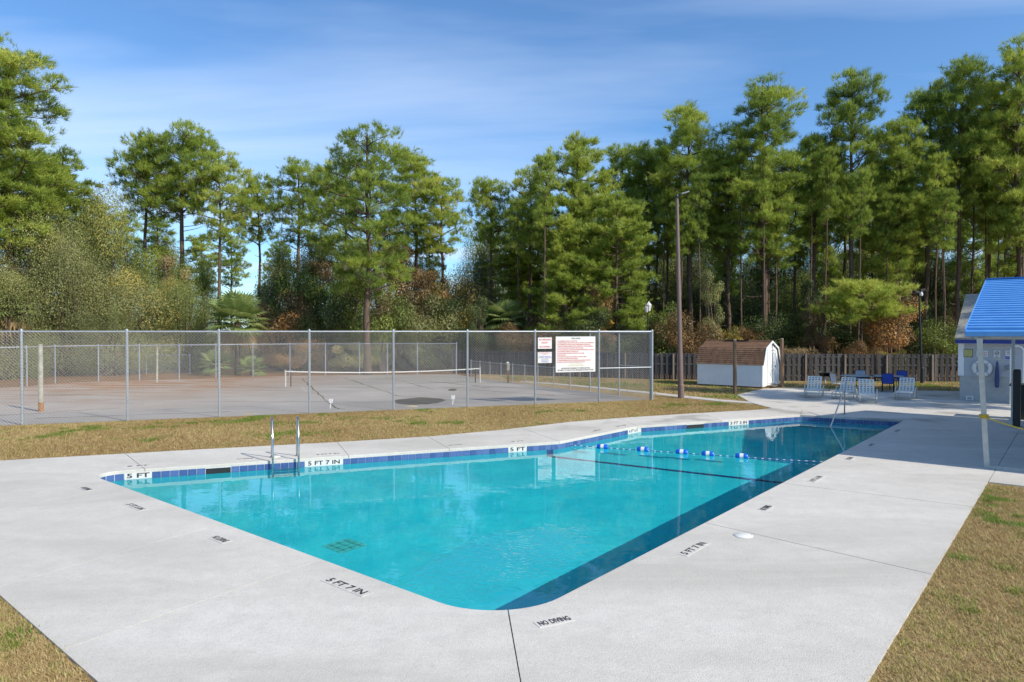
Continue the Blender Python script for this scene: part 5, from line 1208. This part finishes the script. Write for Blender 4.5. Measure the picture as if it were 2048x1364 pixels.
def lobe_pine(seed, h, R, top, low, lobes, r0=.2, clumps=13, per=9, lr=.36, lean=0.0, dead=10, steep=.6, peak=.5):
    # a pine whose needles sit in brushes, gathered into uneven pads at the ends of rising limbs
    rng = np.random.default_rng(seed); zc = h - top
    z = np.linspace(0, h - .4, 13); wob = np.cumsum(rng.normal(0, .06 * h / 20, (13, 2)), axis=0); wob -= wob[0]
    trunk = [(wob[i, 0] + lean * (z[i] / h) ** 1.6, wob[i, 1], z[i]) for i in range(13)]
    tr = [r0 * (1.35 if i == 0 else 1.0) * (1 - .82 * (i / 12) ** 1.3) + .015 for i in range(13)]
    def tp(zz):
        f = float(np.clip(zz / (h - .4) * 12, 0, 11.999)); i = int(f); q = f - i; return np.array(trunk[i]) * (1 - q) + np.array(trunk[i + 1]) * q
    paths, rads, C, D, S, T = [trunk], [tr], [], [], [], []
    for k in range(lobes):
        u_ = (k + rng.uniform(.1, .9)) / lobes; zz = zc - low + (top + low) * u_ ** .92 * .955; a = k * 2.39996 + rng.uniform(-.7, .7)
        q = (zz - zc) / (top if zz > zc else low); env = math.sqrt(max(.02, 1 - abs(q) ** (1.0 + peak * 2))) if zz > zc else (1 - .55 * abs(q) ** 1.2)
        hor = R * env * rng.uniform(.35, .92) * (1 - lr * .45); ax = tp(zz); c = np.array([ax[0] + math.cos(a) * hor, ax[1] + math.sin(a) * hor, zz])
        rr = R * lr * rng.uniform(.65, 1.2) * (.7 + .3 * env); zs = min(max(h * .2, zz - hor * rng.uniform(.25, .8) * steep - .3), h - .7); p0 = tp(zs)
        br = .026 + .018 * hor; mid = p0 * .5 + c * .5 + rng.normal(size=3) * .06 * hor + np.array([0, 0, -.05 * hor]); paths.append([p0, mid, c - np.array([0, 0, .25 * rr])]); rads.append([br, br * .7, br * .38])
        bt = .40 + rng.uniform(-.20, .22)
        for j in range(max(5, int(clumps * (rr / (R * lr)) ** 1.4))):
            b = rng.uniform(0, 6.28); e = math.asin(rng.uniform(-.30, 1.0)); f = rng.uniform(.55, 1.05); o = np.array([math.cos(b) * math.cos(e), math.sin(b) * math.cos(e), math.sin(e)]); t_ = c + o * np.array([rr, rr, rr * .50]) * f
            if rng.uniform() < .42: paths.append([c - np.array([0, 0, .22 * rr]), t_]); rads.append([.020, .007])
            out = unit(o * np.array([1, 1, .8]) + np.array([math.cos(a) * .3, math.sin(a) * .3, .65])); ct = bt + rng.uniform(-.10, .12)
            for w in range(per):
                C.append(t_ + rng.normal(size=3) * np.array([.21, .21, .12])); D.append(out + rng.normal(size=3) * .22); S.append(rng.uniform(.8, 1.25)); T.append(ct + rng.uniform(-.08, .08))
    for k in range(dead):
        zz = rng.uniform(h * .2, max(h * .3, zc - low * .6)); a = rng.uniform(0, 6.28); L = R * rng.uniform(.12, .5); p0 = tp(zz); d0 = np.array([math.cos(a), math.sin(a), rng.uniform(-.1, .5)])
        paths.append([p0, p0 + d0 * L * .6, p0 + d0 * L + np.array([0, 0, .1 * L])]); rads.append([.032, .02, .006])
    tm = branch_tubes(paths, rads, 6).mesh('trunk'); tm.materials.append(MATS['bark']); tm.polygons.foreach_set('use_smooth', [True] * len(tm.polygons))
    v, f, t = needle_arrays(np.array(C), np.array(D), np.array(S), np.array(T), 15, .36, .030, rng)
    cm_ = raw_mesh('crown', v, f, t); cm_.materials.append(MATS['needles']); return tm, cm_
def leaf_arrays(C, Nrm, size, T, rng):
    N = len(C); nn = unit(Nrm + np.array([0, 0, .4]) + rng.normal(size=(N, 3)) * .45); d = unit(np.cross(nn, rng.normal(size=(N, 3)))); s = unit(np.cross(nn, d)); sz = size * rng.uniform(.6, 1.3, (N, 1))
    a, b, c, e = C - d * sz * .5, C + s * sz * .32, C + d * sz * .5, C - s * sz * .32
    return np.stack([a, b, c, e], 1).reshape(-1, 3), np.arange(N * 4).reshape(-1, 4), np.repeat(T, 4)
def bush_proto(seed, w, h, n=9000, leaf=0.13, lobes=26, stems=14, hollow=0.55, name='foliage', flat=1.0, base=0.08):
    rng = np.random.default_rng(seed); C, NN, T, paths, rads = [], [], [], [], []
    per = n // lobes
    for k in range(lobes):
        a = rng.uniform(0, 6.28); rr = math.sqrt(rng.uniform(0, 1)) * w * .40; zz = h * rng.uniform(base + .1, .92) * (1 - .30 * (rr / (w * .5)) ** 2); c = np.array([math.cos(a) * rr, math.sin(a) * rr * flat, zz]); R = rng.uniform(.13, .26) * min(w, h * 1.1)
        d = unit(rng.normal(size=(per, 3))); rad = R * rng.uniform(hollow, 1.08, (per, 1)) ** .8; p = c + d * rad * np.array([1, 1, .72])
        t0 = rng.uniform(.12, .85); C.append(p); NN.append(d); T.append(np.clip(t0 + rng.normal(size=per) * .13, 0, 1))
        if k < stems:
            m = np.array([c[0] * .4, c[1] * .4, zz * .5]) + rng.normal(size=3) * .12 * w * .3; b = np.array([rng.normal() * .05 * w, rng.normal() * .05 * w, -.05]); r = .012 * h + .01
            paths.append([b, m, c, c + unit(rng.normal(size=3) + np.array([0, 0, .8])) * R * .9]); rads.append([r, r * .7, r * .4, .006])
    v, f, t = leaf_arrays(np.concatenate(C), np.concatenate(NN), leaf, np.concatenate(T), rng)
    v[:, 2] = np.maximum(v[:, 2], 0.0)
    lm = raw_mesh(name, v, f, t); lm.materials.append(MATS['leaves'])
    sm = branch_tubes(paths, rads, 5).mesh('stem'); sm.materials.append(MATS['bark']); return sm, lm
def place_tree(name, proto, parts, loc, scale, rz, label, cat, group=None, color=None):
    r_ = empty(name, label, cat, group, loc=loc, rz=rz); r_.scale = scale if isinstance(scale, tuple) else (scale,) * 3
    for n_, me in zip(parts, proto):
        o = obj(n_, me, None, r_)
        if color: o.color = (*color, 1)
    return r_
# ---- pines: shared kinds
PR = {
 'round1': lobe_pine(11, 20, 4.3, 4.6, 2.6, 32, .25, 15, 8, .38),
 'round2': lobe_pine(12, 20, 4.0, 4.4, 2.4, 28, .22, 14, 8, .38, lean=.6),
 'round3': lobe_pine(13, 20, 3.6, 4.6, 3.6, 26, .20, 13, 8, .38, lean=-.5),
 'main': lobe_pine(14, 20, 5.0, 7.0, 6.6, 58, .28, 14, 8, .33, dead=14, steep=.7, peak=.35),
 'tall1': lobe_pine(15, 22, 3.0, 6.0, 6.0, 44, .20, 12, 8, .38, peak=.3),
 'tall2': lobe_pine(16, 22, 2.8, 5.4, 5.2, 34, .18, 12, 8, .38, peak=.4),
 'tall3': lobe_pine(17, 22, 3.4, 6.8, 7.4, 56, .21, 12, 8, .36, peak=.4),
 'low1': pine_proto(18, 18, .26, 3.7, 'oval', 52, up=.20, r0=.20, tuft=1.15, clump=7),
 'low2': pine_proto(19, 18, .24, 3.2, 'cone', 74, up=.28, r0=.18, tuft=1.1, clump=7),
 'flat': pine_proto(21, 7, .64, 2.7, 'round', 26, up=.12, r0=.08, tuft=.95, dead=4, clump=9),
 'thin': lobe_pine(20, 20, 1.9, 3.4, 3.4, 18, .13, 9, 8, .48, dead=20),
}
PH = {'round1': 20, 'round2': 20, 'round3': 20, 'main': 20, 'tall1': 22, 'tall2': 22, 'tall3': 22, 'low1': 18, 'low2': 18, 'thin': 20, 'flat': 7}
PRAD = {'round1': 4.3, 'round2': 3.9, 'round3': 3.7, 'main': 5.2, 'tall1': 3.0, 'tall2': 2.7, 'tall3': 3.3, 'low1': 3.7, 'low2': 3.2, 'thin': 1.9, 'flat': 2.7}
for k_, (t_, c_) in PR.items():
    co = np.empty(len(c_.vertices) * 3, np.float32); c_.vertices.foreach_get('co', co); co = co.reshape(-1, 3)
    PH[k_] = float(np.percentile(co[:, 2], 99.6)); PRAD[k_] = float(np.percentile(np.hypot(co[:, 0], co[:, 1]), 95))
def pine(kind, x, ytop, Y, label, group=None, half=None, rz=None):
    top = at(x, ytop, Y); h = top.z; s = h / PH[kind]; sx = s
    if half: sx = (half / F * Y) / PRAD[kind] / 1.0
    return place_tree('pine_tree', PR[kind], ('trunk', 'crown'), (top.x, Y, -0.06), (sx, sx, s), rz if rz is not None else random.uniform(0, 6.28), label, 'pine tree', group)
# the ones that stand out, from the court's left end rightwards
pine('tall3', 28, 98, 46, 'tallest dense pine rising over the oaks beyond the left end of the court', half=118, rz=1.0)
pine('tall1', -70, 150, 44, 'tall pine beyond the left end of the court, beside the tallest dense one', half=100)
pine('tall3', 95, 335, 50, 'drooping pine filling in between the tallest dense pine and the great live oak', half=72)
pine('tall2', 128, 300, 52, 'pine with a thin ragged crown between the tallest pine and the round-crowned pair', half=58)
pine('round2', 284, 266, 54, 'dark-trunked pine with a round crown, left of a round-crowned pair above the oaks', half=80, rz=.4)
pine('round1', 358, 250, 53, 'reddish-trunked pine with a broad umbrella crown above the oaks', half=92, rz=2.1)
pine('round3', 440, 303, 52, 'slim bare-stemmed pine rising straight behind the fan palm', half=62, rz=3.3)
pine('round2', 521, 352, 57, 'dark slender pine with curved bare limbs right of the fan palm', half=60, rz=4.0)
pine('round3', 462, 470, 66, 'small distant pine showing through the gap behind the fan palm', half=38)
pine('round3', 596, 322, 56, 'double-stemmed dark pine left of the big spreading pine', half=68, rz=1.2)
pine('main', 733, 258, 47.5, 'big spreading pine with a pale trunk rising behind the tennis net', half=108, rz=.8)
pine('round2', 690, 318, 58, 'dark-trunked pine half hidden by the big spreading pine', half=66)
pine('tall2', 829, 303, 57, 'pine close on the right of the big spreading pine', half=60)
pine('round3', 883, 352, 55, 'flat-topped pine with one long bare limb beside the gap of sky', half=64, rz=5.2)
pine('round1', 985, 355, 57, 'round-topped pine at the left edge of the dense wood', half=56)
pine('round3', 1062, 332, 56, 'round-topped pine standing second into the dense wood', half=54)
pine('low1', 1165, 282, 53, 'full pine with bright low boughs behind the pool rules sign', half=98, rz=2.4)
pine('low2', 1130, 430, 50, 'younger pine with bright low boughs before the dark wood', half=70)
pine('low1', 1232, 400, 49.5, 'bushy pine whose low boughs hang over the end of the court fence', half=85, rz=.3)
pine('tall2', 1246, 292, 58, 'pine with a thin pointed top left of the floodlight pole', half=50)
pine('tall1', 1302, 288, 57, 'pine with a thin top just left of the floodlight pole', half=55)
pine('tall1', 1384, 214, 54, 'tall pine with an open crown right of the floodlight pole', half=72, rz=1.9)
pine('tall3', 1532, 170, 52, 'broad tall pine rising behind the shed door', half=92, rz=.6)
pine('tall2', 1454, 300, 53, 'pine standing behind the shed roof', half=62)
pine('tall1', 1702, 148, 53, 'tall pine with a rounded tuft at its top behind the loungers', half=66, rz=3.0)
pine('tall2', 1632, 265, 55, 'pine between the broad tall pine and the tufted one', half=60)
pine('flat', 1725, 556, 46.8, 'young pine with one bright flat bough over the picket fence', half=88, rz=1.3)
pine('tall3', 1800, 240, 52, 'pine with drooping boughs left of the lamp post', half=68)
pine('tall1', 1852, 170, 54, 'dark-topped pine right of the lamp post', half=70)
pine('tall2', 1925, 122, 52, 'very tall bare-stemmed pine left of the pump house roof', half=62, rz=2.2)
pine('tall1', 1985, 158, 53, 'tall pine rising straight behind the pump house roof', half=56)
pine('tall3', 2046, 88, 50, 'tallest pine of the wood, above the blue carport roof', half=84, rz=.2)
pine('tall2', 2115, 130, 51, 'tall pine to the right of the tallest one above the carport', half=66)
# the depth of the wood behind them
rw = random.Random(5); kinds = ['tall1', 'tall2', 'tall3', 'thin', 'thin', 'tall2', 'low2', 'thin']
for i in range(46):
    x = 1000 + 1130 * (i + rw.random()) / 46; Y = rw.uniform(58, 84) if i % 3 else rw.uniform(52, 60); k = kinds[i % 8]
    skyline = np.interp(x, [1000, 1062, 1175, 1240, 1380, 1530, 1700, 1850, 2046, 2130], [400, 360, 320, 330, 290, 250, 250, 260, 180, 180])
    pine(k, x, skyline + rw.uniform(10, 140), Y, 'slim pine standing deep in the dense wood behind the picket fence', 'pines deep in the wood', half=rw.uniform(34, 60) if k != 'thin' else rw.uniform(24, 34), rz=rw.uniform(0, 6.28))
for i in range(22):
    x = 1010 + 1060 * (i + rw.random()) / 22
    pine('thin', x, rw.uniform(250, 400), rw.uniform(48, 54), 'bare-stemmed slim pine at the front edge of the dense wood', 'slim pines at the edge of the wood', half=rw.uniform(22, 32), rz=rw.uniform(0, 6.28))
for i in range(9):
    x = (40, 190, 255, 320, 405, 560, 640, 780, 860)[i]; pine(('thin', 'tall2', 'round3')[i % 3], x, (330, 400, 420, 430, 470, 480, 470, 420, 470)[i], rw.uniform(60, 72), 'slim pine seen between the crowns behind the court', 'pines behind the court', half=rw.uniform(30, 44), rz=rw.uniform(0, 6.28))
# pines out of frame to the right whose shadows streak the patio
for i, (x, y, h, k) in enumerate(((29, 20.5, 19, 'tall2'), (33, 15.5, 20, 'thin'), (36.5, 22, 21, 'tall1'), (40, 14, 20, 'thin'), (44, 19, 21, 'tall2'))):
    place_tree('pine_tree', PR[k], ('trunk', 'crown'), (x, y, -.06), h / PH[k], i * 1.3, 'pine standing beyond the right end of the carport', 'pine tree', 'pines beyond the carport')

# ---- oaks, shrubs and vines
BU = {'oak1': bush_proto(31, 9, 8.5, 70000, .085, 60, 30, .55, base=.02), 'oak2': bush_proto(32, 8, 7, 56000, .085, 52, 28, .55, base=.02), 'sh1': bush_proto(33, 4.2, 3.6, 15000, .085, 24, 16, base=0.0), 'sh2': bush_proto(34, 3.6, 4.4, 15000, .085, 24, 18, base=0.0), 'vine': bush_proto(35, 2.6, 6.2, 14000, .08, 30, 16, base=0.0), 'thick': bush_proto(36, 5.0, 3.0, 16000, .09, 26, 16, base=0.0)}
BH = {'oak1': 8.5, 'oak2': 7, 'sh1': 3.6, 'sh2': 4.4, 'vine': 6.2, 'thick': 3.0}; BW = {'oak1': 9, 'oak2': 8, 'sh1': 4.2, 'sh2': 3.6, 'vine': 2.6, 'thick': 5.0}
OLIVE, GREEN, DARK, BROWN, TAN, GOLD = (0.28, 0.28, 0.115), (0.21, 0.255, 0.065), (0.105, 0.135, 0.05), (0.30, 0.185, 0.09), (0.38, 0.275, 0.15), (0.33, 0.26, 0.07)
def bush(kind, x, ytop, Y, half, col, label, cat='shrub', group=None, name='shrub', rz=None):
    top = at(x, ytop, Y); s = top.z / BH[kind]; sx = (half / F * Y) / (BW[kind] / 2)
    return place_tree(name, BU[kind], ('stem', 'foliage'), (top.x, Y, -.06), (sx, sx, s), rz if rz is not None else rw.uniform(0, 6.28), label, cat, group, col)
for x, y, Y, hf, c, lab in ((135, 445, 46, 80, OLIVE, 'ragged live oak in front of the great live oak'), (320, 480, 53, 75, GREEN, 'fresh green oak under the reddish-trunked pine'), (0, 520, 42.5, 80, (0.24, 0.25, 0.10), 'live oak close behind the tall palm with golden dead fronds'), (215, 600, 46, 70, (0.25, 0.26, 0.11), 'low live oak close behind the back court fence')):
    bush('oak2', x, y, Y, hf, c, lab, 'oak tree', None, 'oak_tree')
bush('oak1', 60, 405, 47, 125, OLIVE, 'great grey-olive live oak below the tallest dense pine', 'oak tree', None, 'oak_tree', .5)
bush('oak1', -70, 470, 44, 140, OLIVE, 'live oak with grey-olive leaves at the far left end of the fence', 'oak tree', None, 'oak_tree', 2.5)
bush('oak2', 185, 345, 51, 95, (0.22, 0.24, 0.085), 'tall ragged oak below the thin-crowned pine', 'oak tree', None, 'oak_tree', 1.5)
bush('oak2', 250, 520, 48, 110, OLIVE, 'low-branching live oak under the round-crowned pair of pines', 'oak tree', None, 'oak_tree', 3.1)
bush('oak2', 370, 545, 50, 85, (0.19, 0.22, 0.075), 'small oak whose leaves reach the fan palm', 'oak tree', None, 'oak_tree', 4.4)
SG = 'shrubs behind the court'
for i, (k, x, y, Y, hf, c) in enumerate((('sh1', 20, 610, 46, 80, DARK), ('sh2', 130, 590, 50, 70, OLIVE), ('sh1', 200, 640, 47, 60, BROWN), ('thick', 300, 640, 49, 70, OLIVE), ('sh1', 395, 650, 52, 50, DARK), ('vine', 352, 470, 52, 32, TAN), ('sh1', 560, 590, 52, 55, BROWN), ('sh2', 600, 540, 54, 55, GREEN), ('sh2', 545, 545, 56, 40, OLIVE), ('sh1', 650, 600, 52, 60, DARK), ('vine', 640, 520, 55, 36, BROWN), ('sh2', 700, 560, 54, 50, GREEN), ('sh1', 765, 600, 51, 55, GREEN), ('vine', 815, 490, 55, 40, BROWN), ('sh2', 800, 580, 54, 60, TAN), ('vine', 865, 545, 54, 38, BROWN), ('sh1', 850, 600, 52, 60, OLIVE), ('sh2', 905, 560, 55, 50, GOLD), ('sh1', 930, 610, 53, 55, DARK), ('thick', 600, 660, 51, 75, BROWN), ('thick', 720, 665, 51.5, 70, OLIVE), ('thick', 850, 660, 52, 70, DARK), ('thick', 500, 660, 54, 50, OLIVE), ('thick', 100, 680, 49, 70, OLIVE), ('sh1', 20, 690, 47, 60, TAN), ('sh2', 965, 600, 55, 50, (0.11, .12, .06)))):
    nm = {OLIVE: 'grey-olive', DARK: 'dark green', BROWN: 'russet brown', TAN: 'dry tan', GREEN: 'fresh green', GOLD: 'golden leaved'}.get(c, 'dull green')
    if x > 520 and k != 'thick': y -= 38; hf *= 1.12
    bush(k, x, y, Y, hf, c, f'{nm} shrub in the thicket along the back court fence', 'shrub', f'{nm} {SG}')
for i, (k, x, y, Y, hf, c) in enumerate((('oak2', 225, 430, 62, 70, GREEN), ('oak2', 310, 440, 64, 60, OLIVE), ('oak2', 395, 500, 63, 45, GREEN), ('oak2', 575, 470, 62, 48, GREEN), ('oak2', 635, 430, 64, 52, DARK), ('oak1', 700, 440, 66, 60, OLIVE), ('oak2', 780, 450, 63, 55, GREEN), ('vine', 560, 500, 58, 30, OLIVE), ('vine', 672, 480, 58, 30, GREEN), ('vine', 770, 505, 53, 26, OLIVE), ('oak2', 850, 500, 62, 50, OLIVE), ('vine', 820, 470, 57, 30, BROWN), ('oak2', 960, 470, 60, 50, DARK), ('oak2', 905, 590, 60, 40, OLIVE), ('vine', 880, 520, 56, 24, TAN))):
    nm = {OLIVE: 'grey-olive', DARK: 'dark green', BROWN: 'russet brown', TAN: 'dry tan', GREEN: 'fresh green'}[c]
    bush(k, x, y, Y, hf, c, f'{nm} vine-hung tree filling the gaps under the pine crowns', 'tree', f'{nm} trees under the pines', 'broadleaf_tree')
SW_ = 'undergrowth of the wood'
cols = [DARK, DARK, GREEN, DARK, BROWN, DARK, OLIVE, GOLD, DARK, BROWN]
for i in range(40):
    x = 945 + 1150 * (i + rw.random()) / 40; c = cols[i % 10]; Y = rw.uniform(48.5, 60); k = ('sh1', 'sh2', 'thick', 'vine')[rw.randrange(4)]; y = rw.uniform(560, 655) if k != 'vine' else rw.uniform(500, 580)
    nm = {OLIVE: 'grey-olive', DARK: 'dark green', BROWN: 'russet brown', GREEN: 'fresh green', GOLD: 'golden leaved'}[c]
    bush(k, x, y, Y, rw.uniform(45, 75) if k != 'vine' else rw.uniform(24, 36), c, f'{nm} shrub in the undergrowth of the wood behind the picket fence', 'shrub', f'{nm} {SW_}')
# a deeper dark belt closes the wood
for i in range(30):
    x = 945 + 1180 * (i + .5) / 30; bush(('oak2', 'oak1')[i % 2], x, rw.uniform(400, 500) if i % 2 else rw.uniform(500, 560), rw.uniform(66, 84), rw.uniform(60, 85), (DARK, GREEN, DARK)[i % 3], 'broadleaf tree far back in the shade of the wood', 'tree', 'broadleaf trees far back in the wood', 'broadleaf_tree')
bush('sh1', 1720, 668, 46.3, 34, (0.30, .17, .08), 'russet dead-leaved shrub hanging over the picket fence', 'shrub'); bush('thick', 1780, 690, 46.2, 40, GOLD, 'yellow-green vine spilling over the picket fence', 'vine', None, 'vine')
# heap of dead brush beside the shed
bp_ = gp(1603, 759.5); bz = zat(1603, 688, bp_); r_ = empty('brush_pile', 'heap of dead brown branches piled against the picket fence', 'brush pile', loc=(bp_.x, bp_.y + .9, -.05)); rngb = np.random.default_rng(3)
m = MB()
for k in range(150):
    a = rngb.uniform(0, 6.28); b = np.array([rngb.normal() * .55, rngb.normal() * .3, rngb.uniform(.1, bz * .75)]); d = unit(np.array([math.cos(a), math.sin(a) * .5, rngb.uniform(.0, .7)])); L = rngb.uniform(.5, 1.3); m.tube([tuple(b), tuple(b + d * L * .5), tuple(b + d * L + np.array([0, 0, -.18 * L]))], [.016, .011, .004], 4, False)
tag(m.build('branches', 'fence_post_wood', r_), kind='stuff')
v, f, t = needle_arrays(np.column_stack([rngb.normal(size=500) * .7, rngb.normal(size=500) * .35, rngb.uniform(.2, bz * .85, 500)]), rngb.normal(size=(500, 3)), np.full(500, .8), np.full(500, .5), 10, rng=rngb)
me = raw_mesh('dead_needles', v, f, t); tag(obj('dead_needles', me, 'dead_frond', r_), kind='stuff')

# ---- fan palms
def palm(x, yb, ytop, Y, label, n=26, fan=0.9, seed=1, trunk=True, dead=9):
    b = at(x, yb, Y); b.z = -.05; top = at(x, ytop, Y); h = top.z; rng = np.random.default_rng(seed); r_ = empty('fan_palm', label, 'palm tree', loc=tuple(b)); th = max(.3, h - fan * 1.25)
    if trunk: MB().tube([(0, 0, 0), (.03, 0, th * .5), (0, 0, th)], [.2, .17, .2], 12).build('trunk', 'bark', r_, True)
    for k in range(n + dead):
        dd = k >= n; a = k * 2.4 + rng.uniform(-.3, .3); el = math.radians(78 - 105 * (k / n) ** .8) if not dd else math.radians(rng.uniform(-75, -45)); d = np.array([math.cos(a) * math.cos(el), math.sin(a) * math.cos(el), math.sin(el)])
        pl = fan * rng.uniform(.7, .95) * (.8 if dd else 1); c = np.array([0, 0, th]) + d * pl; side = unit(np.cross(d, [0, 0, 1.0])); upv = np.cross(side, d); V_, F_, T_ = [], [], []; ns = 20; FL = fan * rng.uniform(.85, 1.1)
        for j in range(ns):
            q = math.radians(-115 + 230 * j / (ns - 1)); dirn = unit(d * math.cos(q) + side * math.sin(q) + upv * .12); L = FL * (.65 + .35 * math.cos(q * .6)); w = .055 * fan; sd_ = unit(np.cross(dirn, upv)) * w; o = len(V_)
            mid = c + dirn * L * .55; tip = c + dirn * L + np.array([0, 0, -.22 * L]); V_ += [c, mid - sd_, tip, mid + sd_]; F_.append((o, o + 1, o + 2, o + 3)); T_ += [float(np.clip(.45 + rng.normal() * .18, 0, .95))] * 4
        me = raw_mesh('frond', np.array(V_), np.array(F_), np.array(T_)); fo = obj('frond', me, 'dead_frond' if dd else 'frond', r_)
        m = MB(); m.tube([(0, 0, th - .05), tuple(c)], [.018, .008], 5, False); m.build('stalk', 'frond' if not dd else 'dead_frond', fo)
    return r_
palm(475, 752, 590, 47, 'tall fan palm with a skirt of dead fronds behind the court', 34, 1.45, 3)
palm(432, 752, 700, 46.5, 'short fan palm low at the foot of the tall palm', 16, .8, 4, dead=4)
palm(505, 752, 712, 46.8, 'small spreading fan palm right of the tall palm foot', 14, .7, 6, dead=3)
palm(14, 760, 560, 43.5, 'tall fan palm with golden dead fronds at the far left', 26, 1.35, 5, dead=16)
palm(1010, 745, 600, 52, 'shaded fan palm at the foot of the dense wood', 22, 1.2, 8, dead=4)

# ---- grass blades
def in_poly(P, poly):
    x, y = P[:, 0], P[:, 1]; r = np.zeros(len(P), bool); n = len(poly); j = n - 1
    for i in range(n):
        xi, yi, xj, yj = poly[i][0], poly[i][1], poly[j][0], poly[j][1]
        r ^= ((yi > y) != (yj > y)) & (x < (xj - xi) * (y - yi) / (yj - yi + 1e-12) + xi); j = i
    return r
def vnoise(P, sc_, seed):                              # smooth value noise
    r = np.random.default_rng(seed).uniform(size=(64, 64)); q = P * sc_ + 1000; i = np.floor(q).astype(int); f = q - i; f = f * f * (3 - 2 * f); a, b = i[:, 0] % 64, i[:, 1] % 64; a1, b1 = (a + 1) % 64, (b + 1) % 64
    return (r[a, b] * (1 - f[:, 0]) + r[a1, b] * f[:, 0]) * (1 - f[:, 1]) + (r[a, b1] * (1 - f[:, 0]) + r[a1, b1] * f[:, 0]) * f[:, 1]
def grass(name, poly, dens, hgt, wd, label, seed, green=0.80, fallx=None):
    poly = [tuple(p[:2]) for p in poly]; a = np.array(poly); lo, hi = a.min(0), a.max(0); n = int((hi - lo).prod() * dens); rng = np.random.default_rng(seed)
    P = rng.uniform(size=(n, 2)) * (hi - lo) + lo; P = P[in_poly(P, poly)]
    n = len(P); nz = vnoise(P, .9, seed) * .5 + vnoise(P, 2.3, seed + 1) * .3 + vnoise(P, 7, seed + 2) * .2
    isg = nz + rng.normal(size=n) * .05 > green; t = np.where(isg, rng.uniform(.80, 1.0, n), np.clip(.10 + .62 * (vnoise(P, .35, seed + 5) * .4 + rng.uniform(size=n) * .6), 0, .68))
    fine = vnoise(P, 9, seed + 7) * .55 + vnoise(P, 21, seed + 8) * .45; t = np.where(isg, t, np.clip(t * (.30 + 1.35 * fine), 0.0, .68)); scat = rng.uniform(size=n) < .10 * (vnoise(P, 1.7, seed + 9) > .5); t = np.where(scat, rng.uniform(.70, .84, n), t)
    H = hgt * rng.uniform(.5, 1.25, n) * np.where(isg, 1.25, 1) * (.55 + .95 * fine); ang = rng.uniform(0, 6.28, n); ln = rng.uniform(.3, 1.9, n)
    base = np.column_stack([P, np.full(n, -.03)]); d = np.column_stack([np.cos(ang) * ln, np.sin(ang) * ln, np.ones(n)]); tip = base + d * H[:, None]; s = np.column_stack([-np.sin(ang), np.cos(ang), np.zeros(n)]) * (wd / 2)
    v = np.stack([base - s, base + s, tip], 1).reshape(-1, 3); me = raw_mesh(name, v, np.arange(n * 3).reshape(-1, 3), np.repeat(t, 3))
    return tag(obj(name, me, 'grass_blade'), label, 'grass', kind='stuff')
rg = v2(RL); e_ = CVv * 0.02
grass('lawn_grass', [rg - CVv * .018, rg + RLdir * 12.5 - CVv * .018, rg + RLdir * 12.5 + CVv * 7, rg + CVv * 8 - RLdir * 0.0], 6000, .036, .0075, 'short dormant tan lawn with green tufts right of the pool deck', 41, .735)
l0, l1 = v2(gp(0, 1190)), v2(gp(120, 1296)); ld = (l1 - l0).normalized(); ln_ = Vector((-ld.y, ld.x)); ln_ = ln_ if ln_.x < 0 else -ln_
grass('lawn_grass', [l0 - ld * .8 - ln_ * .018, l1 + ld * 2.0 - ln_ * .018, l1 + ld * 2.0 + ln_ * 2.4, l0 - ld * .8 + ln_ * 2.4], 6000, .036, .0075, 'short dormant tan lawn at the left corner of the deck', 42, .74)
mid = [v2(gp(x, y - 1.2)) for x, y in OUT_PX[1:]] + [v2(gp(1540, 815)), v2(gp(1508, 808)), v2(gp(1440, 803.5)), v2(gp(1380, 797.5)), v2(gp(1310, 790)), v2(fr) + Vector((.3, .5))] + [v2(p) - Vector((0, .03)) for p in reversed(FP)] + [v2(fl - FD * 5)] + [v2(gp(-260, 936))]
grass('lawn_grass', mid, 1500, .045, .013, 'strip of dormant lawn between the pool deck and the court fence', 43, .70)
far = [v2(gp(x, y)) for x, y in ((1480, 801), (1497, 801.5), (1474, 790), (1527, 779), (1570, 774.5), (1667, 776.5), (1822, 779.5), (1919, 781), (1925, 764), (1570, 763), (1310, 759), (1000, 752), (1020, 760.5), (1107, 765), (1198, 772.8), (1310, 783.4), (1380, 790.8))]
grass('lawn_grass', far, 260, .06, .03, 'lawn of tan and green grass around the shed before the picket fence', 44, .62)
# larger green weeds in the near lawn
for i, (x, y, s) in enumerate(((1893, 1118, .10), (1985, 1140, .09), (1880, 1198, .16), (1915, 1224, .07), (2010, 1035, .08), (1945, 1003, .07), (2000, 1185, .06), (52, 1270, .12), (30, 1296, .08))):
    p = gp(x + (28 if x > 1000 else -14), y, -.03); rng = np.random.default_rng(60 + i); n = 170; P = np.column_stack([rng.normal(size=(n, 2)) * s * .8, np.zeros(n)]); ang = rng.uniform(0, 6.28, n); d = np.column_stack([np.cos(ang) * .8, np.sin(ang) * .8, rng.uniform(.4, 1, n)]) * (.07 * rng.uniform(.6, 1.3, (n, 1))); s_ = np.column_stack([-np.sin(ang), np.cos(ang), np.zeros(n)]) * .006
    v = np.stack([P - s_, P + s_, P + d], 1).reshape(-1, 3); me = raw_mesh('weed_clump', v, np.arange(n * 3).reshape(-1, 3), np.repeat(rng.uniform(.84, 1, n), 3)); o = obj('weed_clump', me, 'grass_blade'); o.location = p
    tag(o, 'small clump of bright green weed in the tan lawn', 'weed', 'green weeds in the lawn', 'stuff')
